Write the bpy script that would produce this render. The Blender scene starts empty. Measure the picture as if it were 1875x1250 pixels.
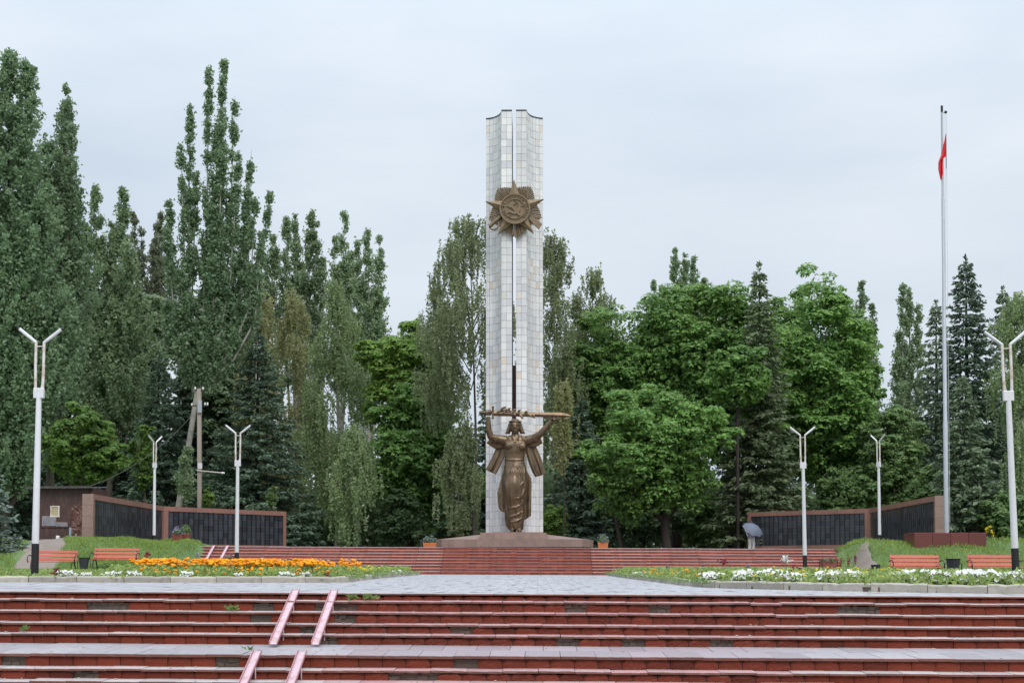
import bpy, bmesh, math, random
import numpy as np
from mathutils import Vector, Matrix
R = math.radians
random.seed(7)
S = bpy.context.scene
COL = S.collection
# ------------------------------------------------------------------ camera
F = 2604.0; ZC = 0.371; YAW = R(1.03); PITCH = R(2.0); SHY = 0.1733
cam = bpy.data.cameras.new('camera'); cam.sensor_width = 36; cam.lens = 36*F/1875
cam.shift_y = SHY; cam.clip_start = 0.1; cam.clip_end = 6000
camo = bpy.data.objects.new('camera', cam); COL.objects.link(camo)
camo.location = (0, 0, ZC); camo.rotation_euler = (R(90)+PITCH, 0, YAW)
S.camera = camo
# ------------------------------------------------------------------ world
W = bpy.data.worlds.new('World'); S.world = W; W.use_nodes = True
nt = W.node_tree; nt.nodes.clear()
out = nt.nodes.new('ShaderNodeOutputWorld')
sky = nt.nodes.new('ShaderNodeTexSky'); sky.sky_type = 'NISHITA'; sky.sun_disc = False
SUN_EL, SUN_AZ = R(50), R(160)           # azimuth clockwise from +Y: behind the camera, slightly right
sky.sun_elevation = SUN_EL; sky.sun_rotation = SUN_AZ; sky.dust_density = 4; sky.air_density = 1.2
b1 = nt.nodes.new('ShaderNodeBackground'); b1.inputs[1].default_value = 0.10
nt.links.new(sky.outputs[0], b1.inputs[0])
tc = nt.nodes.new('ShaderNodeTexCoord')
sep = nt.nodes.new('ShaderNodeSeparateXYZ'); nt.links.new(tc.outputs['Generated'], sep.inputs[0])
mp = nt.nodes.new('ShaderNodeMapping'); mp.inputs['Scale'].default_value = (1.3, 1.3, 4.5)
nt.links.new(tc.outputs['Generated'], mp.inputs[0])
nz = nt.nodes.new('ShaderNodeTexNoise'); nz.inputs['Scale'].default_value = 1.7; nz.inputs['Detail'].default_value = 5
nz.inputs['Roughness'].default_value = 0.5
nt.links.new(mp.outputs[0], nz.inputs['Vector'])
rp = nt.nodes.new('ShaderNodeValToRGB')
rp.color_ramp.elements[0].position = 0.33; rp.color_ramp.elements[0].color = (0.520, 0.603, 0.705, 1)
rp.color_ramp.elements[1].position = 0.68; rp.color_ramp.elements[1].color = (0.715, 0.772, 0.840, 1)
nt.links.new(nz.outputs[0], rp.inputs[0])
mr = nt.nodes.new('ShaderNodeFloatCurve')         # overcast deck: brighter towards the zenith
cv = mr.mapping.curves[0]; cv.points[0].location = (0, .31); cv.points[1].location = (1, .88)
cv.points.new(.37, .355); cv.points.new(.7, .64); mr.mapping.update()
nt.links.new(sep.outputs[2], mr.inputs['Value'])
mrs = nt.nodes.new('ShaderNodeMath'); mrs.operation = 'MULTIPLY'; mrs.inputs[1].default_value = 3.0
nt.links.new(mr.outputs[0], mrs.inputs[0]); mr = mrs
b2 = nt.nodes.new('ShaderNodeBackground')
nt.links.new(rp.outputs[0], b2.inputs[0]); nt.links.new(mr.outputs[0], b2.inputs[1])
mx = nt.nodes.new('ShaderNodeMixShader'); mx.inputs[0].default_value = 0.93
nt.links.new(b1.outputs[0], mx.inputs[1]); nt.links.new(b2.outputs[0], mx.inputs[2])
nt.links.new(mx.outputs[0], out.inputs[0])
# ------------------------------------------------------------------ sun behind thin cloud
sun = bpy.data.lights.new('sun', 'SUN'); sun.energy = 1.5; sun.angle = R(28); sun.color = (1.0, 0.96, 0.90)
suno = bpy.data.objects.new('sun', sun); COL.objects.link(suno)
sd = Vector((math.sin(SUN_AZ)*math.cos(SUN_EL), math.cos(SUN_AZ)*math.cos(SUN_EL), math.sin(SUN_EL)))
suno.rotation_euler = (-sd).to_track_quat('-Z', 'Y').to_euler(); suno.location = (0, -20, 60)
vs = S.view_settings; vs.view_transform = 'Standard'; vs.look = 'None'; vs.gamma = 1; vs.exposure = 0.30
vs.use_curve_mapping = False
S.render.engine = 'CYCLES'; S.cycles.use_denoising = True
S.cycles.max_bounces = 8; S.cycles.diffuse_bounces = 6; S.cycles.glossy_bounces = 2
S.cycles.transmission_bounces = 3; S.cycles.transparent_max_bounces = 4
S.render.film_transparent = False

# ------------------------------------------------------------------ pixel -> world
RM = Matrix.Rotation(YAW, 3, 'Z') @ Matrix.Rotation(R(90)+PITCH, 3, 'X')
def ray(px, py):
    return RM @ Vector(((px-937.5)/F, (625-py)/F + SHY*1875/F, -1))
def at(px, py, Y):
    d = ray(px, py); t = Y/d.y
    return Vector((d.x*t, Y, ZC+d.z*t))
def X(px, Y): return at(px, 1000, Y).x
def Z(py, Y): return at(940, py, Y).z
ROLL = 0.005                                   # the whole site falls a little to the right
# ------------------------------------------------------------------ mesh helpers
class MB:
    def __init__(s): s.v = []; s.f = []
    def add(s, vs, fs):
        o = len(s.v); s.v.extend([tuple(p) for p in vs]); s.f.extend([tuple(i+o for i in f) for f in fs]); return s
    def box(s, a, b):
        x0, y0, z0 = a; x1, y1, z1 = b
        return s.add([(x0,y0,z0),(x1,y0,z0),(x1,y1,z0),(x0,y1,z0),(x0,y0,z1),(x1,y0,z1),(x1,y1,z1),(x0,y1,z1)],
              [(0,3,2,1),(4,5,6,7),(0,1,5,4),(1,2,6,5),(2,3,7,6),(3,0,4,7)])
    def obox(s, p, q, w, h, up=(0,0,1)):       # box along p->q
        p = Vector(p); q = Vector(q); d = (q-p).normalized(); u = Vector(up)
        if abs(d.dot(u)) > .98: u = Vector((0,1,0))
        sd_ = d.cross(u).normalized()*w/2; uu = sd_.cross(d).normalized()*h/2
        vs = [p-sd_-uu, p+sd_-uu, p+sd_+uu, p-sd_+uu, q-sd_-uu, q+sd_-uu, q+sd_+uu, q-sd_+uu]
        return s.add(vs, [(0,3,2,1),(4,5,6,7),(0,1,5,4),(1,2,6,5),(2,3,7,6),(3,0,4,7)])
    def prism(s, poly, d, axis='z', o=(0,0,0)):   # poly 2D extruded 0..d
        n = len(poly)
        def m(a, b, c):
            t = {'z': (a,b,c), 'y': (a,c,b), 'x': (c,a,b)}[axis]
            return (t[0]+o[0], t[1]+o[1], t[2]+o[2])
        vs = [m(a,b,0) for a,b in poly]+[m(a,b,d) for a,b in poly]
        return s.add(vs, [tuple(range(n-1,-1,-1)), tuple(range(n,2*n))]+[(i,(i+1)%n,n+(i+1)%n,n+i) for i in range(n)])
    def tube(s, pts, rad, n=8, cap=True):
        pts = [Vector(p) for p in pts]; m = len(pts)
        if not hasattr(rad, '__len__'): rad = [rad]*m
        vs = []; u = None
        for i in range(m):
            d = (pts[min(i+1,m-1)]-pts[max(i-1,0)]).normalized()
            if u is None:
                u = d.orthogonal().normalized()
            else:
                u = (u-d*u.dot(d)); u = u.normalized() if u.length > 1e-6 else d.orthogonal().normalized()
            w = d.cross(u)
            for k in range(n):
                a = 2*math.pi*k/n; vs.append(pts[i]+(u*math.cos(a)+w*math.sin(a))*rad[i])
        fs = [(i*n+k, i*n+(k+1)%n, (i+1)*n+(k+1)%n, (i+1)*n+k) for i in range(m-1) for k in range(n)]
        if cap: fs += [tuple(range(n-1,-1,-1)), tuple((m-1)*n+k for k in range(n))]
        return s.add(vs, fs)
    def loft(s, rings):
        n = len(rings[0]); m = len(rings); vs = [p for r in rings for p in r]
        fs = [(i*n+k, i*n+(k+1)%n, (i+1)*n+(k+1)%n, (i+1)*n+k) for i in range(m-1) for k in range(n)]
        fs += [tuple(range(n-1,-1,-1)), tuple((m-1)*n+k for k in range(n))]
        return s.add(vs, fs)
    def ell(s, c, r, n=12, m=8, rot=None):
        c = Vector(c); vs = []; fs = []
        for i in range(m+1):
            t = math.pi*i/m
            for k in range(n):
                a = 2*math.pi*k/n
                p = Vector((r[0]*math.sin(t)*math.cos(a), r[1]*math.sin(t)*math.sin(a), r[2]*math.cos(t)))
                if rot is not None: p = rot @ p
                vs.append(c+p)
        for i in range(m):
            for k in range(n):
                fs.append((i*n+k, (i+1)*n+k, (i+1)*n+(k+1)%n, i*n+(k+1)%n))
        return s.add(vs, fs)
    def mesh(s, name, mat, smooth=False):
        me = bpy.data.meshes.new(name); me.from_pydata(s.v, [], s.f); me.validate(); me.update()
        if mat: me.materials.append(mat)
        if smooth: me.polygons.foreach_set('use_smooth', [True]*len(me.polygons)); me.set_sharp_from_angle(angle=R(52))
        return me
    def build(s, name, mat, parent=None, smooth=False, loc=None):
        return ob(name, s.mesh(name, mat, smooth), parent, loc)
def ob(name, me, parent=None, loc=None, rot=None):
    o = bpy.data.objects.new(name, me); COL.objects.link(o)
    if parent: o.parent = parent
    if loc is not None: o.location = loc
    if rot is not None: o.rotation_euler = rot
    return o
def np_mesh(name, V, Q, mat, smooth=False):
    V = np.ascontiguousarray(V, dtype=np.float32).reshape(-1, 3); Q = np.ascontiguousarray(Q, dtype=np.int32)
    me = bpy.data.meshes.new(name); k = Q.shape[1]; n = len(Q)
    me.vertices.add(len(V)); me.vertices.foreach_set('co', V.ravel())
    me.loops.add(n*k); me.loops.foreach_set('vertex_index', Q.ravel())
    me.polygons.add(n); me.polygons.foreach_set('loop_start', np.arange(n, dtype=np.int32)*k)
    me.update(calc_edges=True); me.materials.append(mat)
    if smooth: me.polygons.foreach_set('use_smooth', np.ones(n, dtype=bool))
    return me
def tag(o, label, cat, group=None):
    o['label'] = label; o['category'] = cat
    if group: o['group'] = group
    return o
def thing(name, label, cat, loc=(0,0,0), rz=0, group=None):
    o = ob(name, None, None, loc, (0,0,rz)); o.empty_display_size = .1
    return tag(o, label, cat, group)
def kind(o, k): o['kind'] = k; return o
def copy_tree(o, parent=None):
    c = o.copy(); COL.objects.link(c); c.parent = parent
    for ch in list(o.children): copy_tree(ch, c)
    return c
def bevel(o, w, seg=1):
    m = o.modifiers.new('bevel', 'BEVEL'); m.width = w; m.segments = seg; m.limit_method = 'ANGLE'; return o

# ------------------------------------------------------------------ materials
def newmat(name):
    m = bpy.data.materials.new(name); m.use_nodes = True
    t = m.node_tree; return m, t, t.nodes['Principled BSDF']
def N(t, typ, **kw):
    n = t.nodes.new(typ)
    for k, v in kw.items(): setattr(n, k, v)
    return n
def mixc(t, a, b, fac, mode='MIX'):
    n = N(t, 'ShaderNodeMix', data_type='RGBA', blend_type=mode)
    for sock, val in ((n.inputs[6], a), (n.inputs[7], b), (n.inputs[0], fac)):
        if hasattr(val, 'is_linked'): t.links.new(val, sock)
        elif isinstance(val, (int, float)): sock.default_value = val
        else: sock.default_value = (*val, 1)
    return n.outputs[2]
def math_(t, op, a, b=None):
    n = N(t, 'ShaderNodeMath', operation=op)
    for i, v in enumerate((a, b)):
        if v is None: continue
        if hasattr(v, 'is_linked'): t.links.new(v, n.inputs[i])
        else: n.inputs[i].default_value = v
    return n.outputs[0]
def noise(t, scale, detail=4, co='Object', rough=.55, stretch=None):
    c = N(t, 'ShaderNodeTexCoord'); src = c.outputs[co] if co != 'World' else N(t, 'ShaderNodeNewGeometry').outputs['Position']
    if stretch:
        mpp = N(t, 'ShaderNodeMapping'); mpp.inputs['Scale'].default_value = stretch
        t.links.new(src, mpp.inputs[0]); src = mpp.outputs[0]
    n = N(t, 'ShaderNodeTexNoise'); n.inputs['Scale'].default_value = scale; n.inputs['Detail'].default_value = detail
    n.inputs['Roughness'].default_value = rough
    t.links.new(src, n.inputs['Vector']); return n.outputs[0]
def ramp(t, fac, stops):
    n = N(t, 'ShaderNodeValToRGB'); e = n.color_ramp.elements
    while len(e) < len(stops): e.new(.5)
    for i, (p, c) in enumerate(stops):
        e[i].position = p; e[i].color = (*c, 1) if hasattr(c, '__len__') else (c, c, c, 1)
    t.links.new(fac, n.inputs[0]); return n.outputs[0]
def sc(c, k): return tuple(min(1, x*k) for x in c)
def mk(name, base, rough=.75, var=.25, scale=3, bump=.25, bscale=25, objvar=.12, metallic=0, spec=.5,
       stain=None, stain_amt=.5, stain_scale=1.2, co='Object', objcolor=False, stretch=None, roughvar=.0, world=False):
    m, t, p = newmat(name)
    c = mixc(t, sc(base, 1-var), sc(base, 1+var), noise(t, scale, 5, co, .6, stretch))
    if stain:
        f = ramp(t, noise(t, stain_scale, 6, co, .65, stretch), [(.5, 0.0), (.68, stain_amt)])
        c = mixc(t, c, stain, f)
    oi = N(t, 'ShaderNodeObjectInfo')
    if objvar:
        k = N(t, 'ShaderNodeMapRange'); k.inputs[3].default_value = 1-objvar; k.inputs[4].default_value = 1+objvar
        t.links.new(oi.outputs['Random'], k.inputs[0])
        h = N(t, 'ShaderNodeHueSaturation'); t.links.new(c, h.inputs['Color']); t.links.new(k.outputs[0], h.inputs['Value'])
        c = h.outputs[0]
    if objcolor: c = mixc(t, c, oi.outputs['Color'], 1.0, 'MULTIPLY')
    t.links.new(c, p.inputs['Base Color'])
    p.inputs['Roughness'].default_value = rough; p.inputs['Metallic'].default_value = metallic
    p.inputs['Specular IOR Level'].default_value = spec
    if roughvar:
        k = N(t, 'ShaderNodeMapRange'); k.inputs[3].default_value = rough-roughvar; k.inputs[4].default_value = rough+roughvar
        t.links.new(noise(t, scale*1.7, 4, co), k.inputs[0]); t.links.new(k.outputs[0], p.inputs['Roughness'])
    if bump:
        b = N(t, 'ShaderNodeBump'); b.inputs['Strength'].default_value = bump; b.inputs['Distance'].default_value = .02
        t.links.new(noise(t, bscale, 5, co), b.inputs['Height']); t.links.new(b.outputs[0], p.inputs['Normal'])
    return m
def fol(name, c1, c2, trans=.40, rough=.5, patch=.5, spec=.3):
    m, t, p = newmat(name)
    g = N(t, 'ShaderNodeNewGeometry'); oi = N(t, 'ShaderNodeObjectInfo')
    ri = g.outputs['Random Per Island']
    n = noise(t, patch, 3, 'World')
    f = math_(t, 'ADD', math_(t, 'MULTIPLY', ri, .62), math_(t, 'MULTIPLY', ramp(t, n, [(.3, 0.0), (.7, 1.0)]), .42))
    c = mixc(t, c1, c2, f)
    k = N(t, 'ShaderNodeMapRange'); k.inputs[3].default_value = .88; k.inputs[4].default_value = 1.12
    t.links.new(oi.outputs['Random'], k.inputs[0])
    h = N(t, 'ShaderNodeHueSaturation'); t.links.new(c, h.inputs['Color']); t.links.new(k.outputs[0], h.inputs['Value']); c = h.outputs[0]
    t.links.new(c, p.inputs['Base Color']); p.inputs['Roughness'].default_value = rough
    p.inputs['Specular IOR Level'].default_value = spec
    tr = N(t, 'ShaderNodeBsdfTranslucent'); t.links.new(mixc(t, c, (1.0, 1.0, .35), .12), tr.inputs[0])
    ms = N(t, 'ShaderNodeMixShader'); ms.inputs[0].default_value = trans
    t.links.new(p.outputs[0], ms.inputs[1]); t.links.new(tr.outputs[0], ms.inputs[2])
    t.links.new(ms.outputs[0], t.nodes['Material Output'].inputs[0])
    return m
M = {}
M['concrete'] = mk('concrete', (.105,.072,.055), .85, .4, 6, .6, 30, 0, stain=(.07,.06,.05))
M['tile'] = mk('riser tile', (.170,.030,.014), .6, .30, 9, .5, 45, .12, spec=.2, stain=(.08,.045,.035), stain_amt=.7, stain_scale=7, objcolor=True, roughvar=.12)
M['tread'] = mk('tread stone', (.42,.385,.385), .40, .3, 5, .35, 40, .12, stain=(.17,.13,.12), stain_amt=.6, stain_scale=3, objcolor=True, roughvar=.13)
M['tread_front'] = mk('tread front', (.135,.044,.029), .6, .4, 8, .5, 40, .2, stain=(.09,.07,.055), stain_amt=.7, stain_scale=5)
M['landing'] = mk('landing stone', (.36,.345,.365), .34, .34, 3, .3, 35, .14, stain=(.17,.14,.14), stain_amt=.75, stain_scale=3, objcolor=True, roughvar=.15)
M['rail'] = mk('pink painted steel', (.54,.38,.42), .38, .12, 8, .1, 30, .05, stain=(.30,.17,.15), stain_amt=.7, stain_scale=9)
M['rail_lip'] = mk('pink steel edge', (.40,.20,.22), .5, .15, 8, .1, 30, .05)
M['granite'] = mk('brown granite', (.255,.170,.142), .5, .28, 9, .12, 60, .10, stain=(.15,.10,.085), stain_amt=.5, stain_scale=1.5)
M['granite_red'] = mk('red granite frame', (.265,.135,.105), .5, .25, 9, .12, 60, .08, stain=(.14,.075,.06), stain_amt=.45, stain_scale=1.2)
M['granite_dark'] = mk('dark red granite', (.13,.035,.03), .35, .25, 9, .08, 60, .08)
M['bronze'] = mk('bronze', (.165,.113,.071), .43, .38, 3, .25, 25, 0, metallic=.66, stain=(.060,.045,.032), stain_amt=.85, stain_scale=2.6, stretch=(1.6,1.6,.6), roughvar=.12)
M['bronze2'] = mk('bronze emblem', (.215,.155,.095), .55, .28, 4, .2, 30, 0, metallic=.45, stain=(.09,.067,.045), stain_amt=.65, stain_scale=2.6)
M['white_pole'] = mk('white pole paint', (.64,.64,.66), .5, .06, 4, .05, 30, .03, stain=(.45,.36,.28), stain_amt=.25, stain_scale=6)
M['rusty_white'] = mk('rusty white paint', (.66,.62,.58), .55, .1, 5, .1, 30, .04, stain=(.36,.19,.09), stain_amt=.75, stain_scale=5)
M['black'] = mk('black paint', (.008,.008,.009), .6, .3, 6, .05, 30, 0)
M['iron'] = mk('black iron', (.02,.02,.022), .5, .3, 6, .1, 30, 0)
M['galv'] = mk('galvanised steel', (.42,.44,.47), .45, .15, 3, .05, 20, 0, metallic=.3)
M['slat'] = mk('red painted slat', (.50,.108,.072), .5, .16, 3, .15, 30, .10, stretch=(1,8,8), stain=(.30,.07,.05), stain_amt=.4, stain_scale=4)
M['bin'] = mk('dark bin', (.03,.035,.042), .45, .4, 8, .1, 20, .1, stain=(.10,.10,.10), stain_amt=.4, stain_scale=9)
M['kerb'] = mk('kerb stone', (.36,.33,.28), .75, .25, 4, .5, 25, .12, stain=(.17,.145,.11), stain_amt=.65, stain_scale=2.5, objcolor=True)
M['soil'] = mk('soil', (.075,.055,.04), .95, .4, 3, .8, 12, 0)
M['dirt'] = mk('dirt path', (.21,.172,.145), .9, .25, 1.5, .5, 10, 0, stain=(.16,.13,.10), stain_amt=.5)
M['lawn'] = mk('lawn', (.085,.145,.042), .9, .35, 1.2, .7, 12, 0, stain=(.13,.14,.06), stain_amt=.5)
M['forest'] = mk('forest floor', (.035,.045,.02), .95, .4, .6, .7, 6, 0)
M['bark'] = mk('bark', (.085,.07,.055), .9, .4, 4, .9, 14, .15, stretch=(2,2,.6))
M['bark_dark'] = mk('dark bark', (.035,.027,.022), .9, .4, 4, .9, 14, .15, stretch=(2,2,.6))
M['bark_poplar'] = mk('poplar bark', (.30,.29,.25), .85, .3, 2, .7, 12, .1, stain=(.12,.11,.09), stain_amt=.7, stain_scale=2)
M['bark_birch'] = mk('birch bark', (.40,.37,.33), .8, .3, 3, .4, 14, .1, stain=(.04,.035,.03), stain_amt=.8, stain_scale=3, stretch=(1,1,3))
M['pole_concrete'] = mk('pole concrete', (.36,.31,.27), .85, .2, 3, .4, 20, 0)
M['ceramic'] = mk('white ceramic', (.75,.75,.73), .25, .05, 3, 0, 20, 0)
M['rust_metal'] = mk('brown shed metal', (.060,.028,.024), .55, .4, 2.5, .4, 18, .1, stain=(.16,.09,.075), stain_amt=.5, stain_scale=2.2, stretch=(2.5,2.5,.7))
M['rust_metal2'] = mk('crumpled brown foil', (.105,.042,.032), .42, .4, 4, 1.0, 5, .05, stain=(.20,.11,.09), stain_amt=.5, stain_scale=3)
M['zinc'] = mk('bare zinc', (.23,.22,.25), .5, .35, 5, .2, 12, 0, stain=(.09,.05,.05), stain_amt=.7, stain_scale=4)
M['blue_paint'] = mk('pale blue paint', (.24,.36,.44), .6, .15, 5, .1, 20, 0)
M['board'] = mk('pale board', (.42,.34,.20), .7, .25, 5, .1, 20, 0)
M['planter'] = mk('orange planter', (.50,.155,.05), .6, .2, 4, .2, 20, .08)
M['planter_red'] = mk('dark red planter', (.20,.05,.035), .6, .2, 4, .2, 20, .08)
M['flag'] = mk('red flag cloth', (.66,.022,.03), .7, .18, 1.5, .1, 40, 0)
M['jacket'] = mk('pale blue jacket', (.46,.49,.60), .8, .08, 6, .2, 40, 0)
M['trousers'] = mk('white trousers', (.72,.71,.68), .8, .06, 6, .2, 40, 0)
M['skin'] = mk('skin', (.45,.27,.19), .6, .05, 6, 0, 40, 0)
M['hair'] = mk('dark hair', (.02,.016,.013), .6, .2, 8, .2, 40, 0)
M['umbrella'] = mk('slate umbrella cloth', (.10,.115,.16), .6, .15, 5, .1, 40, 0)
M['wire'] = mk('wire', (.10,.10,.10), .6, .1, 5, 0, 40, 0)
M['wire_pale'] = mk('rope', (.55,.56,.58), .8, .1, 5, 0, 40, 0)  # pale grey cord for the halyards and lamp cables
M['slot'] = mk('pylon core', (.13,.125,.125), .8, .25, 1.0, .3, 10, 0)
M['mortar'] = mk('pylon mortar', (.40,.39,.385), .85, .3, 1.0, .3, 10, 0)
M['sign'] = mk('white plate', (.7,.7,.72), .5, .06, 5, 0, 40, 0)
# marble tiles: each tile has its own tone
def marble():
    m, t, p = newmat('marble tile')
    oi = N(t, 'ShaderNodeObjectInfo'); g = N(t, 'ShaderNodeNewGeometry')
    f = math_(t, 'FRACT', math_(t, 'ADD', oi.outputs['Random'], g.outputs['Random Per Island']))
    c = ramp(t, f, [(0, (.58,.58,.61)), (.18, (.77,.755,.745)), (.4, (.70,.70,.715)), (.6, (.81,.795,.775)), (.80, (.55,.55,.585)), (.92, (.76,.735,.70)), (.97, (.70,.60,.50)), (1.0, (.64,.51,.38))])
    v = noise(t, 2.2, 7, 'World', .7, (1.0, 1.0, .35))
    c = mixc(t, c, (.50,.50,.54), ramp(t, v, [(.50, 0.0), (.75, .55)]))
    st = noise(t, .22, 4, 'World', .6, (1.6, 1.6, .5))
    c = mixc(t, c, (.47,.465,.475), ramp(t, st, [(.44, 0.0), (.72, .75)]))
    st2 = noise(t, 1.1, 5, 'World', .6, (3.0, 3.0, .12)); c = mixc(t, c, (.50,.48,.46), ramp(t, st2, [(.52, 0.0), (.75, .6)]))
    t.links.new(c, p.inputs['Base Color']); p.inputs['Roughness'].default_value = .42
    return m
M['marble'] = marble()
def plaque():
    m, t, p = newmat('black granite plaque')
    c = mixc(t, (.010,.012,.017), (.026,.029,.036), noise(t, 30, 4))
    tcn = N(t, 'ShaderNodeTexCoord'); sp = N(t, 'ShaderNodeSeparateXYZ'); t.links.new(tcn.outputs['Object'], sp.inputs[0])
    w = math_(t, 'FRACT', math_(t, 'MULTIPLY', sp.outputs[2], 18.0))
    row = math_(t, 'LESS_THAN', w, .45)
    ed = math_(t, 'LESS_THAN', math_(t, 'ABSOLUTE', sp.outputs[0]), .12)
    nn = math_(t, 'GREATER_THAN', noise(t, 60, 2, 'Object', .5, (1, 1, .4)), .47)
    f = math_(t, 'MULTIPLY', math_(t, 'MULTIPLY', row, ed), math_(t, 'MULTIPLY', nn, .55))
    c = mixc(t, c, (.16,.17,.19), f)
    oi = N(t, 'ShaderNodeObjectInfo'); k = N(t, 'ShaderNodeMapRange'); k.inputs[3].default_value = .65; k.inputs[4].default_value = 1.5
    t.links.new(oi.outputs['Random'], k.inputs[0]); h = N(t, 'ShaderNodeHueSaturation'); t.links.new(c, h.inputs['Color']); t.links.new(k.outputs[0], h.inputs['Value'])
    t.links.new(h.outputs[0], p.inputs['Base Color']); p.inputs['Roughness'].default_value = .3
    return m
M['plaque'] = plaque()
def paver():
    m, t, p = newmat('wet plaza pavers')
    c0 = N(t, 'ShaderNodeTexCoord')
    b = N(t, 'ShaderNodeTexBrick'); b.inputs['Scale'].default_value = 1.0
    b.inputs['Brick Width'].default_value = .5; b.inputs['Row Height'].default_value = .5; b.inputs['Mortar Size'].default_value = .012
    b.inputs['Color1'].default_value = (.41,.41,.435,1); b.inputs['Color2'].default_value = (.35,.35,.37,1); b.inputs['Mortar'].default_value = (.30,.295,.30,1)
    t.links.new(c0.outputs['Object'], b.inputs['Vector'])
    c = mixc(t, b.outputs['Color'], (.30,.30,.33), ramp(t, noise(t, .5, 6), [(.45, 0.0), (.7, .6)]))
    dash = ramp(t, noise(t, 1.0, 4, 'Object', .65, (4.5, .8, 1)), [(.53, 0.0), (.64, 1.0)])
    dash = mixc(t, dash, b.outputs['Fac'], .35, 'ADD')
    c = mixc(t, c, (.17,.16,.16), dash)
    t.links.new(c, p.inputs['Base Color'])
    k = N(t, 'ShaderNodeMapRange'); k.inputs[3].default_value = .32; k.inputs[4].default_value = .62
    t.links.new(noise(t, .8, 4), k.inputs[0]); t.links.new(math_(t, 'ADD', k.outputs[0], math_(t, 'MULTIPLY', dash, .3)), p.inputs['Roughness'])
    t.links.new(math_(t, 'SUBTRACT', .42, math_(t, 'MULTIPLY', dash, .36)), p.inputs['Specular IOR Level'])
    bp = N(t, 'ShaderNodeBump'); bp.inputs['Strength'].default_value = .6; bp.inputs['Distance'].default_value = .015
    hh = math_(t, 'ADD', math_(t, 'MULTIPLY', b.outputs['Fac'], -1.0), noise(t, 9, 5))
    t.links.new(hh, bp.inputs['Height']); t.links.new(bp.outputs[0], p.inputs['Normal'])
    return m
M['paver'] = paver()
# foliage
M['maple'] = fol('maple leaves', (0.072, 0.167, 0.054), (0.226, 0.394, 0.094), patch=.35)
M['maple_lt'] = fol('bright maple leaves', (0.091, 0.183, 0.044), (0.232, 0.366, 0.073), patch=.45)
M['elm'] = fol('elm leaves', (0.063, 0.132, 0.032), (0.155, 0.27, 0.052), patch=.45)
M['poplar'] = fol('poplar leaves', (0.125, 0.205, 0.109), (0.264, 0.357, 0.192), patch=.5, spec=.45)
M['poplar_dk'] = fol('dark poplar leaves', (0.101, 0.187, 0.101), (0.231, 0.332, 0.183), patch=.5, spec=.45)
M['poplar_far'] = fol('far poplar leaves', (0.13, 0.16, 0.11), (0.21, 0.235, 0.16), patch=.3)
M['birch'] = fol('birch leaves', (0.151, 0.196, 0.105), (0.3, 0.344, 0.183), patch=.3)
M['birch_y'] = fol('olive birch leaves', (0.211, 0.233, 0.109), (0.382, 0.389, 0.186), patch=.3)
M['birch_g'] = fol('green birch leaves', (0.166, 0.249, 0.12), (0.33, 0.428, 0.205), patch=.3)
M['spruce'] = fol('spruce needles', (0.054, 0.092, 0.065), (0.144, 0.205, 0.133), .08, .6, .4, .2)
M['spruce_lt'] = fol('lighter spruce needles', (0.085, 0.133, 0.083), (0.202, 0.256, 0.154), .08, .6, .4, .2)
M['spruce_ol'] = fol('olive spruce needles', (.085,.120,.062), (.165,.205,.110), .08, .6, .4, .2)
M['spruce_blue'] = fol('blue spruce needles', (0.085, 0.125, 0.105), (0.19, 0.25, 0.21), .08, .6, .4, .2)
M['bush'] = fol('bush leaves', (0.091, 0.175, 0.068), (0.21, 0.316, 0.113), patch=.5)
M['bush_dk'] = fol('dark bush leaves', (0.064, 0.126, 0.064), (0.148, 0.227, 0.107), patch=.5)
M['wood'] = fol('far wood leaves', (0.085, 0.12, 0.085), (0.15, 0.19, 0.125), patch=.2)
M['grass'] = fol('grass blades', (0.119, 0.207, 0.045), (0.269, 0.356, 0.085), .3, .6, .6)
M['bedleaf'] = fol('bed leaves', (0.115, 0.213, 0.057), (0.311, 0.388, 0.103), .3, .6, 1.2)
M['weed'] = fol('weed leaves', (0.09, 0.172, 0.045), (0.192, 0.276, 0.08), .3, .6, 1.2)
M['lavender'] = fol('purple petals', (.16,.12,.24), (.33,.28,.46), .2, .7, 3)
M['pinkpetal'] = fol('pink petals', (.30,.05,.12), (.46,.14,.22), .2, .7, 3)
M['marigold'] = fol('marigold petals', (.72,.21,.008), (.86,.40,.010), .15, .7, 1.5)
M['whitepetal'] = fol('white petals', (.72,.72,.70), (.84,.84,.84), .25, .7, 3)
M['yellowpetal'] = fol('yellow petals', (.72,.55,.02), (.82,.66,.05), .2, .7, 3)
M['redpetal'] = fol('dark red petals', (.16,.015,.03), (.32,.03,.06), .2, .7, 3)

# ------------------------------------------------------------------ ground levels
TER_Z, TER_Y, FOOT_Y = 1.35, 65.9, 63.3
def sm(x, a, b):
    t = min(1, max(0, (x-a)/(b-a))); return t*t*(3-2*t)
def plaza_z(x, y): return .1*(y-20.55)/42.75 - ROLL*x
LX, RXX = -15.4, 13.7                     # inner edges of the two grass banks
def ground_z(x, y):
    if y < 21.5:
        return -1.32 + 1.2*sm(y, 21.0, 21.5)
    z = plaza_z(max(-14, min(14, x)), min(y, 63)) - .05
    m = max(sm(-x, -LX-.2, -LX+.9), sm(x, RXX-.2, RXX+1.2))
    n = .10*math.sin(x*.9+1.3)*math.sin(y*.7)+.05*math.sin(x*2.1+y*1.3)
    z += m*(sm(y, 57.6, 65.4)*1.58 + n*sm(y, 57, 60)*(1-sm(y, 68, 74)))
    z += (1-m)*sm(y, 63.6, 64.2)*1.05*sm(y, 63.6, 66.2)
    if y > 66: z += -(.28*sm(y, 67.5, 71))*m
    return z + .25*sm(y, 95, 160)
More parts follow.
